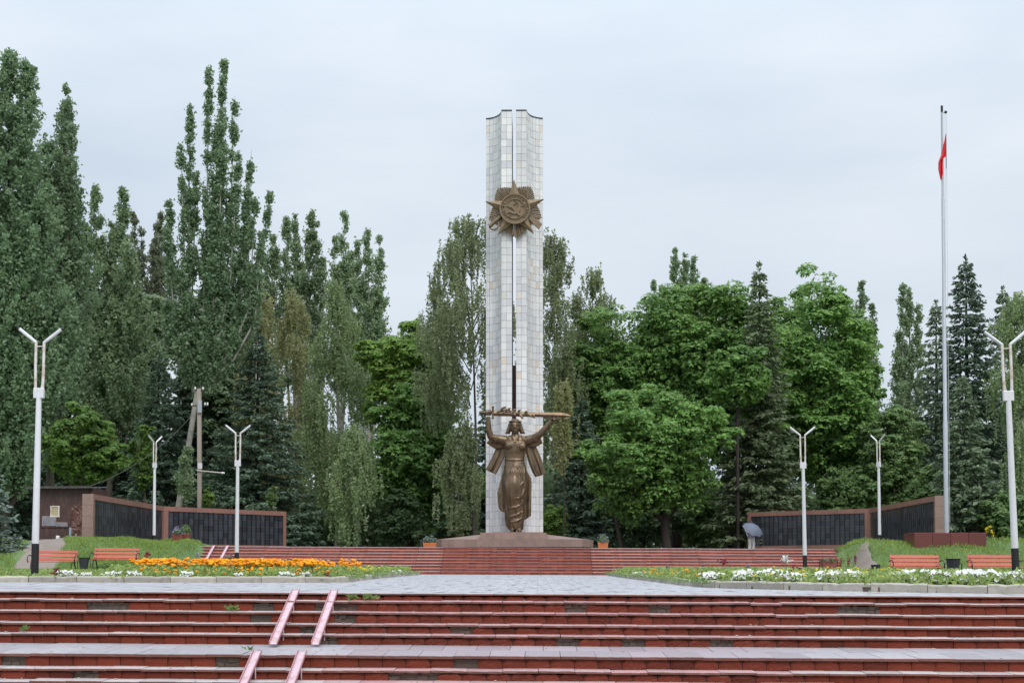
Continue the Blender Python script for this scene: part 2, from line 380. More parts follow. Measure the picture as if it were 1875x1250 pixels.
def grid_mesh(xs, ys, fz, mat, name, smooth=True):
    xs = list(xs); ys = list(ys); nx = len(xs)
    V = [(x, y, fz(x, y)) for y in ys for x in xs]
    Q = [(j*nx+i, j*nx+i+1, (j+1)*nx+i+1, (j+1)*nx+i) for j in range(len(ys)-1) for i in range(nx-1)]
    return np_mesh(name, np.array(V), np.array(Q), mat, smooth)
def frange(a, b, s): return list(np.arange(a, b+1e-6, s))
gx = [-1500, -600, -200, -90, -55] + frange(-40, 40, .8) + [55, 90, 200, 600, 1500]
gy = [-400, -60, -10, 5, 12, 20.9, 21.2, 21.6] + frange(24, 54, 6) + frange(57, 76, .5) + [80, 90, 100, 120, 160, 250, 600, 3000]
kind(ob('ground', grid_mesh(gx, gy, ground_z, M['lawn'], 'ground')), 'structure')
kind(ob('forest_floor', grid_mesh([-120,-60,-30,-10,10,30,60,120], [88.5, 95, 110, 150, 220], lambda x, y: ground_z(x, y)+.03, M['forest'], 'forest floor')), 'structure')
px_ = frange(-30, 30, 3); py_ = [20.56, 24, 30, 40, 50, 60, 63.4]
kind(ob('plaza', grid_mesh(px_, py_, plaza_z, M['paver'], 'plaza')), 'structure')
# ------------------------------------------------------------------ near stairs
NOS = [(20.55, 0.0), (20.23,-.10), (19.92,-.253), (19.60,-.406), (19.28,-.539), (17.63,-.709), (17.31,-.872), (17.0,-1.0), (16.68,-1.14)]
BACK = [0, -.092, -.245, -.398, -.531, -.672, -.864, -.992, -1.132]
SX0, SX1 = -9.0, 8.4
prof = [(22.5, -1.6), (22.5, -.03)]
for k, (d, z) in enumerate(NOS):
    prof.append((d+.055, z-.045))
    nz_ = BACK[k+1] if k+1 < len(NOS) else -1.26
    prof.append((d+.055, nz_-.045))
prof += [(16.3, -1.305), (16.3, -1.6)]
stairs = MB().prism([(y, z) for y, z in prof], 30, 'x', (-15, 0, 0)).build('stairs', M['concrete'])
kind(stairs, 'structure'); stairs.rotation_euler = (0, ROLL, 0)
rs = np.random.RandomState(3)
def tile_mesh(k, L, H, scal):
    nx, nz2 = 9, 5; V = []; r_ = np.random.RandomState(100+k)
    nn = r_.rand(nz2, nx)
    for j in range(nz2):
        for i in range(nx):
            u = i/(nx-1); v = j/(nz2-1)
            e = min(u, 1-u)*L; ed = min(1, e/.03)
            top = H - (scal*max(0, 1-e/.05)**1.5) - (.012*nn[0, i] if scal else .002*nn[0, i])
            zz = v*top
            bulge = .006*min(1, e/.02)**.7 + .009*nn[j, i]*(1 if 0 < i < nx-1 else .3)*(1 if scal > .01 else .5)
            if j == nz2-1: bulge -= .009
            V.append((u*L-L/2, -bulge, zz))
    Fq = [(j*nx+i, j*nx+i+1, (j+1)*nx+i+1, (j+1)*nx+i) for j in range(nz2-1) for i in range(nx-1)]
    o = len(V)
    ring = [i for i in range(nx)]+[j*nx+nx-1 for j in range(1, nz2)]+[(nz2-1)*nx+i for i in range(nx-2, -1, -1)]+[j*nx for j in range(nz2-2, 0, -1)]
    V += [(V[i][0], .035, V[i][2]) for i in ring]; n = len(ring)
    Fq += [(ring[(k_+1) % n], ring[k_], o+k_, o+(k_+1) % n) for k_ in range(n)]
    return MB().add(V, Fq).mesh('riser tile', M['tile'], False)
TL = .297
tiles = {}
def get_tile(H, kd, var):
    key = (round(H, 3), kd, var)
    if key not in tiles: tiles[key] = tile_mesh(len(tiles), TL-.006, H, .028 if kd else .004)
    return tiles[key]
BROKEN = {1: [(142,225),(446,486),(560,600),(608,636),(1056,1073),(1204,1226),(1520,1606)], 2: [(620,640)], 3: [(538,578),(845,880)],
          4: [(592,625),(766,790),(1010,1056),(1156,1196),(1298,1340)], 5: [(0,22),(400,456)], 6: [(134,170),(693,736),(772,800)], 7: []}
def slab_mesh(k, L, D, T, chip):
    r_ = np.random.RandomState(50+k); n = 8; V = []
    for i in range(n+1):
        u = i/n*L-L/2; c = chip*max(0, r_.rand()-.55)*2.2
        dz = -chip*.5*max(0, r_.rand()-.7)
        V += [(u, c*.6, -T), (u, c, -.006+dz), (u, c+.006, dz), (u, D, D*.026), (u, D, -T)]
    Fq = []
    for i in range(n):
        a = i*5; b = a+5
        for j in range(5): Fq.append((a+j, a+(j+1) % 5, b+(j+1) % 5, b+j))
    Fq = [tuple(reversed(f)) for f in Fq]+[tuple(range(5)), tuple(n*5+j for j in range(4, -1, -1))]
    me = MB().add(V, Fq).mesh('tread slab', M['tread'], False); me.materials.append(M['tread_front'])
    for i, f in enumerate(me.polygons):
        if i < n*5 and i % 5 in (0, 1, 4): f.material_index = 1
    return me
slabs = {}
def red_amount(px):     # the middle stretch of the treads still carries red paint
    return sm(px, 560, 680)*(1-sm(px, 1380, 1520))
def stair_rows(root):
    SL = .44
    for k, (d, z) in enumerate(NOS[:8]):
        nz_ = BACK[k+1]
        T = .027 if k else .022
        # tread slabs (k=0 is the plaza edge, k=5 the landing)
        if k not in (0, 5):
            dep = .36; off = rs.rand()*SL; x = SX0+off-SL
            while x < SX1:
                var = rs.randint(5); red = red_amount(985+(x+.22)/d*F)
                key = ('t', var, red > .5)
                if key not in slabs: slabs[key] = slab_mesh(len(slabs), SL-.006, dep, T, .028 if red > .5 else .012)
                o = ob('tread_slab', slabs[key], root, (x+SL/2+rs.normal(0, .002), d-.012+rs.normal(0, .003), z+rs.normal(0, .003)), (0, rs.normal(0, .004), 0))
                q = red*rs.uniform(.6, 1)
                o.color = (1.12-.02*q, 1.1-.42*q, 1.1-.40*q, 1)
                x += SL
        elif k == 5:
            for row in range(2):
                x = SX0-rs.rand()*SL; y0 = d-.012+row*.84
                zz = z+row*.84*.0215
                while x < SX1:
                    red = red_amount(985+(x+.22)/d*F)*.65
                    key = ('l', rs.randint(4), row)
                    if key not in slabs:
                        me = slab_mesh(len(slabs), SL-.007, .834, .035, .022 if row == 0 else 0.004); me.materials[0] = M['landing']; slabs[key] = me
                    o = ob('landing_slab', slabs[key], root, (x+SL/2, y0, zz+rs.normal(0, .002)), (rs.normal(0, .002), rs.normal(0, .003), 0))
                    q = red*rs.uniform(.5, 1); o.color = (1-.02*q, 1-.26*q, 1-.22*q, 1)
                    x += SL
        else:
            x = SX0
            while x < SX1:
                key = ('e', rs.randint(4))
                if key not in slabs: slabs[key] = slab_mesh(len(slabs), SL-.006, .30, T, .014)
                ob('edge_slab', slabs[key], root, (x+SL/2, d-.012, z+.006), (0, 0, 0)); x += SL
        # riser tiles
        top = z-T-.004; bot = nz_; H = top-bot
        x = SX0-rs.rand()*TL
        while x < SX1:
            px = 985+(x+TL/2)/d*F
            if not any(a-2 < px < b+2 for a, b in BROKEN.get(k, [])) and rs.rand() > .012:
                rough_zone = sm(px, 600, 720)*(1-sm(px, 1420, 1560))
                me = get_tile(H, rs.rand() < rough_zone, rs.randint(4))
                o = ob('riser_tile', me, root, (x+TL/2, d+.030+rs.normal(0, .003), bot+.001), (rs.normal(0, .01), 0, rs.normal(0, .008)))
                g = rs.uniform(.82, 1.08); w = rough_zone*.25
                if rs.rand() < .07: g *= .7
                o.color = (g*(1-.12*w), g*(1+.35*w), g*(1+.8*w), 1)
            x += TL
stair_rows(stairs)
bk = [MB().box((-.06,0,0),(.06,.05,.055)).mesh('backing brick', M['concrete']) for _ in range(1)][0]
for k, iv in BROKEN.items():                    # old brickwork showing where tiles have fallen off
    d, z = NOS[k]; bot = BACK[k+1]
    for a, b in iv:
        x0 = (a-985)/F*d-.05; x1 = (b-985)/F*d+.05
        for row in range(2):
            x = x0-rs.rand()*.1
            while x < x1:
                w_ = rs.uniform(.5, 1.2)
                if rs.rand() > .18:
                    o = ob('backing_brick', bk, stairs, (x, d+.035+rs.uniform(-.004, .02), bot+.004+row*.058), (rs.normal(0, .06), rs.normal(0, .05), rs.normal(0, .06))); o.scale = (w_, 1, rs.uniform(.8, 1.0))
                x += .125*w_
kind(ob('stair_foot_pavement', grid_mesh([-30, 30], [-30, 16.7], lambda x, y: -1.255-ROLL*x, M['paver'], 'foot pavement')), 'structure')
# weeds growing from the steps
def cards(c, nrm, s, asp, rg):
    n = len(c); r_ = rg.normal(size=(n, 3)); nrm = nrm/np.maximum(1e-6, np.linalg.norm(nrm, axis=1, keepdims=True))
    u = np.cross(nrm, r_); u /= np.maximum(1e-6, np.linalg.norm(u, axis=1, keepdims=True)); v = np.cross(nrm, u)
    s = np.broadcast_to(np.asarray(s, float).reshape(-1, 1), (n, 1))
    return np.stack([c+u*s*1.15, c-u*s*.7+v*s*asp, c-u*s*.7-v*s*asp], 1)
def cards_dir(c, d, s, w, rg):      # long card along d
    n = len(c); d = d/np.maximum(1e-6, np.linalg.norm(d, axis=1, keepdims=True))
    v = np.cross(d, rg.normal(size=(n, 3))); v /= np.maximum(1e-6, np.linalg.norm(v, axis=1, keepdims=True))
    s = np.broadcast_to(np.asarray(s, float).reshape(-1, 1), (n, 1)); w = np.broadcast_to(np.asarray(w, float).reshape(-1, 1), (n, 1))
    return np.stack([c, c+d*s*.45+v*w, c+d*s, c+d*s*.45-v*w], 1)
def card_mesh(name, V, mat): return np_mesh(name, V, np.arange(V.shape[0]*V.shape[1]).reshape(V.shape[0], -1), mat)
for i, (px, k, n, sp, lab) in enumerate([(425, 1, 40, .07, 'small broad-leaved green weed on the second step left of the pink rails'),
                                (676, 0, 60, .10, 'larger tuft of pale weeds hanging on the top riser right of the pink rails'),
                                (648, 0, 26, .05, 'smaller tuft of pale weeds on the top riser next to the pink rails'),
                                (458, 4, 16, .04, 'tiny green weed at the landing edge by the top of the lower pink rail'),
                                (48, 3, 18, .04, 'tiny weed at the far left on the fourth step')]):
    d = NOS[k+1][0]+.2; rg = np.random.RandomState(i); x = X(px, d); z = BACK[k+1]-ROLL*x
    c = np.zeros((n, 3)); c[:, 0] = rg.normal(0, sp*.6, n); c[:, 1] = rg.normal(-.03, .02, n); c[:, 2] = .003+rg.rand(n)*.05
    dd = rg.normal(size=(n, 3)); dd[:, 2] = abs(dd[:, 2])*.6+.25; dd[:, 1] -= .5
    o = ob('weed', card_mesh('weed', cards_dir(c, dd, rg.uniform(.05, .11, n), .016, rg), M['weed']), None, (x, d, z)); tag(o, lab, 'weed', 'weeds on the steps')
rg_ = np.random.RandomState(5); chips = MB()
for _ in range(150):                            # pale chips and grit lying on the treads
    k = rg_.randint(1, 8); x = rg_.uniform(-8.2, 7.6); d, z = NOS[k]; dy = rg_.uniform(.02, .27 if k != 5 else 1.5); r_ = rg_.uniform(.005, .014)
    chips.ell((x, d+dy, z+dy*.024-ROLL*x+r_*.4+.004), (r_*1.5, r_, r_*.7), 6, 4)
o = kind(chips.build('stone_chips', M['kerb']), 'stuff'); o['label'] = 'pale stone chips scattered on the steps'
# pink wheel rails
def ramp_rail(x, p, q, label, w=.105, group='pink wheel rails'):
    (y0, z0), (y1, z1) = p, q
    t = thing('ramp_rail', label, 'ramp rail', (x, y1, z1-ROLL*x), 0, group)
    L = Vector((0, y0-y1, z0-z1)); nrm = Vector((0, -(z0-z1), y0-y1)).normalized()
    MB().obox((0,0,.0), L, w, .008, nrm).build('base_plate', M['rail'], t)
    for s in (-1, 1):
        MB().obox(Vector((s*w/2, 0, 0))+nrm*.016, L+Vector((s*w/2, 0, 0))+nrm*.016, .008, .04, nrm).build('side_lip', M['rail_lip'], t)
    for f in (.25, .7):
        c = L*f; MB().box((w/2+.002, c.y-.015, c.z-.14), (w/2+.012, c.y+.015, c.z)).build('bracket', M['rail'], t)
ramp_rail(-3.51, (20.62, .035), (18.86, -.645), 'left pink steel wheel rail on the upper flight of near stairs')
ramp_rail(-2.95, (20.62, .035), (18.86, -.645), 'right pink steel wheel rail on the upper flight of near stairs')
ramp_rail(-3.49, (17.72, -.675), (16.30, -1.24), 'left pink steel wheel rail below the landing at the picture bottom')
ramp_rail(-2.93, (17.72, -.675), (16.30, -1.24), 'right pink steel wheel rail below the landing at the picture bottom')
# ------------------------------------------------------------------ terrace and its stairs
CWL, CWR = X(807, FOOT_Y), X(1084, FOOT_Y)
TX0, TX1 = -17.2, X(1538, 64.6)
terr = MB().box((-21.5, TER_Y+.05, -.3), (20.2, 90, TER_Z-.012))
terrace = kind(terr.build('terrace', M['concrete']), 'structure'); terrace.rotation_euler = (0, ROLL, 0)
RH = (TER_Z-.10)/9
def far_stairs(x0, x1, label_seed, red=0.):
    TER_Y = 65.9-.10*(red > 0)
    poly = [(TER_Y+.2, -.2), (TER_Y+.2, TER_Z-.02)]
    for k in range(9):
        y = TER_Y-.32*k
        poly += [(y+.04, TER_Z-.02-RH*k), (y+.04, TER_Z-.02-RH*(k+1))]
    poly += [(TER_Y-.32*8+.03, -.2)]
    s = kind(MB().prism(poly, x1-x0, 'x', (x0, 0, 0)).build('stairs', M['concrete']), 'structure'); s.rotation_euler = (0, ROLL, 0)
    rg = np.random.RandomState(label_seed); tl = MB()
    sl = MB().box((-.6+.004, 0, -.03), (.6-.004, .35, 0)).mesh('tread slab', M['tread'])
    cnt = 0; VV = []; 
    base = MB().box((-.15+.004, 0, 0), (.15-.004, .03, RH-.036)).mesh('riser tile', M['tile'])
    cells = []
    for k in range(9):
        y = TER_Y-.32*k; z = TER_Z-RH*k
        n = max(1, round((x1-x0)/1.2)); L = (x1-x0)/n
        for i in range(n):
            o = ob('tread_slab', sl, s, (x0+(i+.5)*L, y-.012, z+rg.normal(0, .004)), (0, rg.normal(0, .003), 0)); o.scale = (L/1.2, 1, 1)
            q = rg.uniform(.3, 1); o.color = ((1.1-.12*red)*(1-.2*red), (1.08-.26*q)*(1-.45*red), (1.08-.26*q)*(1-.45*red), 1)
        n = round((x1-x0)/.3); L = (x1-x0)/n
        for i in range(n): cells.append((x0+(i+.5)*L, y, z-RH, L))
    rg.shuffle(cells)
    for x, y, z, L in cells[:260]:
        o = ob('riser_tile', base, s, (x, y+.015+rg.normal(0, .004), z)); o.scale = (L/.3, 1, 1)
        g = rg.uniform(.85, 1.15); pk = rg.rand()*.4; o.color = (g*1.6, g*(2.1+pk), g*(2.7+pk), 1)
    for x, y, z, L in cells[260:]: tl.box((x-L/2+.004, y+.015+rg.normal(0, .004), z), (x+L/2-.004, y+.045, z+RH-.036))
    o = kind(tl.build('riser_tiles', M['tile'], s), 'stuff'); o.color = (1.6, 2.3, 2.9, 1)
far_stairs(TX0, CWL-.012, 21); far_stairs(CWR+.012, TX1, 22); far_stairs(CWL, CWR, 23, 1.)
for px, lab in ((368, 'left pink wheel rail on the far stairs beside the grass bank'), (394, 'right pink wheel rail on the far stairs beside the planter')):
    ramp_rail(X(px, 63.4)+.02, (TER_Y+.02, TER_Z+.03), (63.05, .14), lab, .12)
# ------------------------------------------------------------------ flower bed kerbs
KL = [(-16,30.0), (-11.6,30.6), (-8,31.7), (-4.9,32.6), (-4.55,33.2), (-4.75,38), (-4.9,44), (-5.0,52), (-5.05,60.5)]
KR = [(3.1,62), (3.1,50), (3.15,42), (3.2,36), (3.25,30), (3.5,27.6), (5.4,24.7), (7.8,22.9), (11.5,21.7), (15,21.4)]
def resample(P, L):
    out_ = [Vector(P[0])]; acc = 0
    for a, b in zip(P, P[1:]):
        a = Vector(a); b = Vector(b); d = (b-a).length; t = L-acc
        while t <= d: out_.append(a.lerp(b, t/d)); t += L
        acc = d-(t-L)
    return out_
kst = {}
def kerb_mesh(k, L):
    rg = np.random.RandomState(k+7); n = 7; rings = []
    for i in range(n+1):
        u = -L/2+L*i/n; e = .012*rg.rand(); h = .15-.02*rg.rand()*(rg.rand() < .5); w = .065+.006*rg.normal()
        rings.append([(u,-w,-.08),(u,w,-.08),(u,w,h-.02-e),(u,w-.02,h-e),(u,-w+.025+e,h),(u,-w,h-.03-e)])
    return MB().loft(rings).mesh('kerb stone', M['kerb'], False)
def kerb(P, L, seed):
    pts = resample(P, L); rg = np.random.RandomState(seed)
    base = MB()
    for a, b in zip(pts, pts[1:]):
        za = plaza_z(a.x, a.y); zb = plaza_z(b.x, b.y)
        base.obox((a.x, a.y, za+.03), (b.x, b.y, zb+.03), .10, .10)
    root = kind(base.build('kerb', M['concrete']), 'structure')
    for a, b in zip(pts, pts[1:]):
        key = (L, rg.randint(5))
        if key not in kst: kst[key] = kerb_mesh(len(kst), L-.012)
        c = (a+b)/2; d = b-a
        o = ob('kerb_stone', kst[key], root, (c.x, c.y, plaza_z(c.x, c.y)+rg.normal(0, .008)), (rg.normal(0, .02), 0, math.atan2(d.y, d.x)+rg.normal(0, .012)))
        g = rg.uniform(.8, 1.15); o.color = (g, g, g, 1)
kerb(KL, 1.0, 1); kerb(KR[::-1], 1.0, 2)
bedL = [(x+(-.06), y+.06) for x, y in KL] + [(-12, 58.2), (-30, 57.5), (-30, 30)]
bedR = [(x+.06, y) for x, y in KR] + [(30, 21.4), (30, 44), (12, 46), (8, 60)]
def inpoly(P, x, y):
    c = False; j = len(P)-1
    for i in range(len(P)):
        xi, yi = P[i]; xj, yj = P[j]
        if (yi > y) != (yj > y) and x < (xj-xi)*(y-yi)/(yj-yi)+xi: c = not c
        j = i
    return c
def bed_z(x, y): return plaza_z(x, y)+.075
for nm, P in (('bed_soil', bedL), ('bed_soil', bedR)):
    bm = bmesh.new(); vs_ = [bm.verts.new((x, y, bed_z(x, y))) for x, y in P]; f = bm.faces.new(vs_)
    if f.normal.z < 0: f.normal_flip()
    bmesh.ops.triangulate(bm, faces=bm.faces[:]); me = bpy.data.meshes.new(nm); bm.to_mesh(me); bm.free(); me.materials.append(M['soil'])
    kind(ob(nm, me), 'structure')
# dirt tracks climbing the banks
def drape(name, pts, w, mat, lift=.03):
    V = []; n = 14
    P = resample(pts, .35)
    for i, p in enumerate(P):
        d = (P[min(i+1, len(P)-1)]-P[max(i-1, 0)]).normalized(); s = Vector((-d.y, d.x))
        ww = w*(1+.08*math.sin(i*.9))*(1-.3*i/len(P))
        for k in range(n+1):
            q = p+s*ww*(k/n-.5)*(1+.1*math.sin(i*1.7+k)); u = abs(k/n-.5)*2
            V.append((q.x, q.y, ground_z(q.x, q.y)+lift-.05*u**4))
    Q = [(i*(n+1)+k, i*(n+1)+k+1, (i+1)*(n+1)+k+1, (i+1)*(n+1)+k) for i in range(len(P)-1) for k in range(n)]
    kind(ob(name, np_mesh(name, np.array(V), np.array(Q), mat, True)), 'structure')
drape('dirt_path', [(-21.2, 57.6), (-21.3, 60), (-21.9, 63), (-23.0, 66.5), (-25, 69)], 2.0, M['dirt'])
drape('dirt_path', [(13.9, 58.6), (14.0, 61), (14.15, 62.4), (14.4, 64.2)], 1.1, M['dirt'], .10)
# ------------------------------------------------------------------ monument
MX = at(941, 700, 78).x; PF = 78.3; PB = 2.36         # axis, pylon front, pylon foot height
ZT = Z(202.5, PF)
# stepped and sloped plinth
pl = thing('plinth', 'brown granite plinth with low sloped faces under the white obelisk', 'plinth', (MX, 77, TER_Z-ROLL*MX))
def octo(w, fw, d0, d1, c): # front half-width fw, side half-width w
    return [(-fw, d0), (fw, d0), (w, d0+c), (w, d1), (-w, d1), (-w, d0+c)]
y_f = 72.6-77
lowz = Z(987, 72.6)-(TER_Z-ROLL*MX); plz = Z(974, 76.3)-(TER_Z-ROLL*MX)
fw = (1077-818.7)/2/F*72.6; w2 = (1093-800)/2/F*74.3
P0 = octo(w2, fw, y_f, 7.0, 1.7)
MB().prism(P0, lowz-.14, 'z', (0, 0, .13)).build('low_slab_core', M['slot'], pl)
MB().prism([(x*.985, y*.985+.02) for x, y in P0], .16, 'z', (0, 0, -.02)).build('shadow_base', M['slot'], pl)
def facing(a, b, z0, z1, n, name, parent, mat, t=.03):
    a = Vector(a); b = Vector(b); d = (b-a); nn = Vector((d.y, -d.x)).normalized()
    for i in range(n):
        p = a+d*(i+.006)/n+nn*t/2; q = a+d*(i+1-.006)/n+nn*t/2
        MB().obox((p.x, p.y, (z0+z1)/2), (q.x, q.y, (z0+z1)/2), t, z1-z0).build(name, mat, parent)
for a, b, n in ((P0[0], P0[1], 12), (P0[5], P0[0], 3), (P0[1], P0[2], 3)):
    facing(a, b, .13, lowz, n, 'facing_panel', pl, M['granite'])
pw = (1002-881)/2/F*76.3; u_f = 76.3-77
P1 = [(-pw, u_f), (pw, u_f), (pw, 5.0), (-pw, 5.0)]
sl = MB(); r0 = [(x, y, lowz+.004) for x, y in P0]
inn = [(-pw, u_f, lowz+.02), (pw, u_f, lowz+.02), (pw, u_f+2.2, plz-.06), (pw, 5, plz-.06), (-pw, 5, plz-.06), (-pw, u_f+2.2, plz-.06)]
sl.add(r0+inn, [(i, (i+1) % 6, 6+(i+1) % 6, 6+i) for i in range(6)]+[(11, 10, 9, 8, 7, 6)]).build('sloped_top', M['granite'], pl)
MB().prism(P1, plz-lowz, 'z', (0, 0, lowz-.02)).build('upper_block', M['granite'], pl)
facing((-pw, u_f), (pw, u_f), lowz-.06, plz-.02, 9, 'facing_panel', pl, M['granite'])
st_w = (994-914)/2/F*77; MB().box((-st_w*1.15+.2, u_f+.35, plz-.05), (st_w*1.35, 4.8, PB-(TER_Z-ROLL*MX)-.01)).build('top_step', M['granite'], pl)
# obelisk: two pylons with concave sides
ob_root = thing('obelisk', 'tall white marble obelisk of two concave pylons with a narrow slot', 'obelisk', (MX, PF, PB))
H = ZT-PB; NR = 58; RHt = H/NR
SG, FL, OW = (945.4-937.8)/2/F*PF, (938.5-919)/F*PF, (994-888.5)/2/F*(PF+1.3)
def plan(n=7):
    pts = [(SG, 0.0), (SG+FL/2, 0.0), (SG+FL, 0.0)]
    x0 = SG+FL; ax = OW-x0; ay = 1.45
    for k in range(1, n+1):
        t = (math.pi/2)*k/n; t = t*.97
        pts.append((x0+ax*(1-math.cos(t))/(1-math.cos(math.pi/2*.97)), ay*math.sin(t)/math.sin(math.pi/2*.97)))
    return pts
PP = plan()
mshare = {}
for s in (-1, 1):
    full = [(s*x, y) for x, y in PP]; back = [(s*x, 3.4-y) for x, y in reversed(PP)]
    poly = [(x-(0 if i in (0,) else s*.02*(1 if i > 2 else 0)), y+.035) for i, (x, y) in enumerate(full)]+[(x, y-.02) for x, y in back]
    if s < 0: poly = poly[::-1]
    core = MB().prism(poly, H-.06, 'z').build('pylon', M['mortar'], ob_root)
    core['label'] = 'left pylon' if s < 0 else 'right pylon'
    stuff = MB(); rg = np.random.RandomState(5+s)
    for i in range(len(PP)-1):
        a = Vector(full[i]); b = Vector(full[i+1]); d = (b-a); L = d.length; ang = math.atan2(d.y, d.x) if s > 0 else math.atan2(-d.y, -d.x)
        ia = i < 2
        for j in range(NR):
            z0 = j*RHt; jt = rg.normal(0, .004)
            c = (a+b)/2; 
            if ia:
                key = round(L, 4)
                if key not in mshare: mshare[key] = MB().box((-L/2+.007, 0, .008), (L/2-.007, .05, RHt-.007)).mesh('marble tile', M['marble'])
                ob('marble_tile', mshare[key], core, (c.x, c.y+jt, z0), (0, 0, ang))
            else:
                e = d.normalized(); nn = Vector((-e.y, e.x))*(1 if s > 0 else -1)
                p = a+e*.007+nn*jt; q = b-e*.007+nn*jt; pi = p+nn*.05; qi = q+nn*.05
                z1 = z0+RHt-.007; z0 += .008
                stuff.add([(p.x,p.y,z0),(q.x,q.y,z0),(qi.x,qi.y,z0),(pi.x,pi.y,z0),(p.x,p.y,z1),(q.x,q.y,z1),(qi.x,qi.y,z1),(pi.x,pi.y,z1)],
                    [(0,1,5,4),(4,5,6,7),(1,2,6,5),(3,0,4,7),(2,3,7,6),(0,3,2,1)] if s > 0 else [(1,0,4,5),(4,7,6,5),(2,1,5,6),(0,3,7,4),(3,2,6,7),(0,1,2,3)])
    kind(stuff.build('marble_tiles', M['marble'], core), 'stuff')
    sh = MB()                                           # slot side and back faces in marble too
    sh.box((min(s*SG-s*.004, s*SG+s*.03), .06, 0), (max(s*SG-s*.004, s*SG+s*.03), 3.3, H-.07)).build('slot_lining', M['marble'], core)
    cap = MB(); outer = [Vector((s*x, y, 0)) for x, y in PP]
    cap.prism([(x*1.0+s*.01, y-.03) for x, y in ((full) if s > 0 else full[::-1])] + [(x, y) for x, y in (back if s > 0 else back[::-1])] if False else [(s*x, y-.02) for x, y in (PP if s > 0 else PP[::-1])]+([(s*x, 3.4-y) for x, y in reversed(PP)] if s > 0 else [(s*x, 3.4-y) for x, y in PP]), .07, 'z', (0, 0, H-.03)).build('metal_cap', M['iron'], core)
MB().box((-SG-.02, 2.0, 0), (SG+.02, 2.3, Z(745, PF)+2.6-PB)).build('slot_panel', M['granite'], ob_root)
# ------------------------------------------------------------------ order star
EC = at(943, 385, PF-.15); k_ = (PF-.15)/F
em = thing('order_star', 'bronze order star with sunburst rays, hammer and sickle on the obelisk', 'emblem', (EC.x, EC.y, EC.z))
Bz = M['bronze2']
def pol(r, a): return (r*math.sin(R(a)), r*math.cos(R(a)))
Rs = 56.5*k_; Rd = 27.4*k_; Rr = 50*k_
def arm(a):            # pyramidal star arm
    tip = pol(Rs, a); b1_ = pol(Rs*.375, a-36); b2_ = pol(Rs*.375, a+36); m_ = pol(Rs*.25, a)
    V = [(tip[0], .0, tip[1]), (b1_[0], .0, b1_[1]), (b2_[0], .0, b2_[1]), (0, -.02, 0)]
    T = [(tip[0], -.16, tip[1]), (b1_[0], -.14, b1_[1]), (b2_[0], -.14, b2_[1]), (m_[0], -.34, m_[1])]
    return MB().add(V[:3]+T[:3]+[T[3]]+[(0, 0, 0), (0, -.2, 0)], [(3,6,4),(3,5,6),(0,3,4,1),(3,0,2,5),(4,6,8),(6,5,8),(1,4,8,7),(5,2,7,8),(0,1,7),(0,7,2)])
ctr = -2.0
for i in range(5):
    arm(i*72+ctr).build('star_arm', Bz, em)
for i in range(5):
    a0 = 36+i*72+ctr; f = MB(); n = 13
    for j in range(n):
        u = (j-(n-1)/2)/((n-1)/2); a = a0+u*27; da = 27/(n-1)*2*.92
        r = Rr*(1-.19*abs(u)**.9)*1.02; r2 = Rd*.8
        p, q, c = pol(r, a-da/2), pol(r, a+da/2), pol(r*1.01, a); p2, q2, c2 = pol(r2, a-da/2), pol(r2, a+da/2), pol(r2, a)
        dz = .025 if j % 2 else .0
        f.add([(p[0], -.07, p[1]), (c[0], -.10-dz, c[1]), (q[0], -.07, q[1]), (p2[0], -.09, p2[1]), (c2[0], -.12-dz, c2[1]), (q2[0], -.09, q2[1])],
              [(0,3,4,1), (1,4,5,2), (0,1,2), (0,2,5,3)])
        b_ = [(p[0], .03, p[1]), (q[0], .03, q[1])]; f.add([(p[0], -.07, p[1]), (q[0], -.07, q[1])]+b_, [(0,1,3,2)])
    f.build('ray_fan', Bz, em)
def disc(r0, r1, y0, y1, n=48):
    m = MB(); V = []; 
    for k in range(n):
        a = 360*k/n
        for r, y in ((r0, y0), (r0, y1), (r1, y1), (r1, y0)): p = pol(r, a); V.append((p[0], y, p[1]))
    m.add(V, [(4*k+j, 4*((k+1) % n)+j, 4*((k+1) % n)+(j+1) % 4, 4*k+(j+1) % 4) for k in range(n) for j in range(4)]); return m
dk = MB(); n = 48
dk.add([(*pol(Rd, 360*k/n),) for k in range(n)] and [(pol(Rd, 360*k/n)[0], y, pol(Rd, 360*k/n)[1]) for y in (-.1, -.30) for k in range(n)],
       [tuple(range(n)), tuple(range(2*n-1, n-1, -1))]+[(k, n+k, n+(k+1) % n, (k+1) % n) for k in range(n)])
dsk = dk.build('medallion', Bz, em)
disc(Rd*.94, Rd*1.03, -.27, -.37).build('outer_rim', Bz, dsk); disc(Rd*.64, Rd*.70, -.28, -.36).build('inner_rim', Bz, dsk)
def relief(poly, name, y0=-.29, y1=-.37):
    k2 = k_; P = [((x-705)/9.615*k2, -(y-625)/9.615*k2) for x, y in poly]
    if sum(a[0]*b[1]-b[0]*a[1] for a, b in zip(P, P[1:]+P[:1])) < 0: P = P[::-1]
    n = len(P); V = [(x, y1, z) for x, z in P]+[(x, y0, z) for x, z in P]
    MB().add(V, [tuple(range(n)), tuple(range(2*n-1, n-1, -1))]+[(i, n+i, n+(i+1) % n, (i+1) % n) for i in range(n)]).build(name, Bz, dsk)
sick = [(690,468),(745,490),(788,535),(806,590),(798,650),(765,700),(715,725),(660,715),(615,688),(560,718),(548,692),(590,655),(625,655),(670,675),(715,672),(752,640),(770,590),(760,535),(730,495)]
relief(sick, 'sickle')
relief([(578,562),(602,545),(632,575),(660,562),(805,735),(780,758),(640,600),(612,612)], 'hammer', -.29, -.385)
relief([(648,552),(715,505),(728,522),(668,572)], 'hammer', -.29, -.385)
txt = 'ОТЕЧЕСТВЕННАЯ ВОЙНА'
lr = Rd*.82
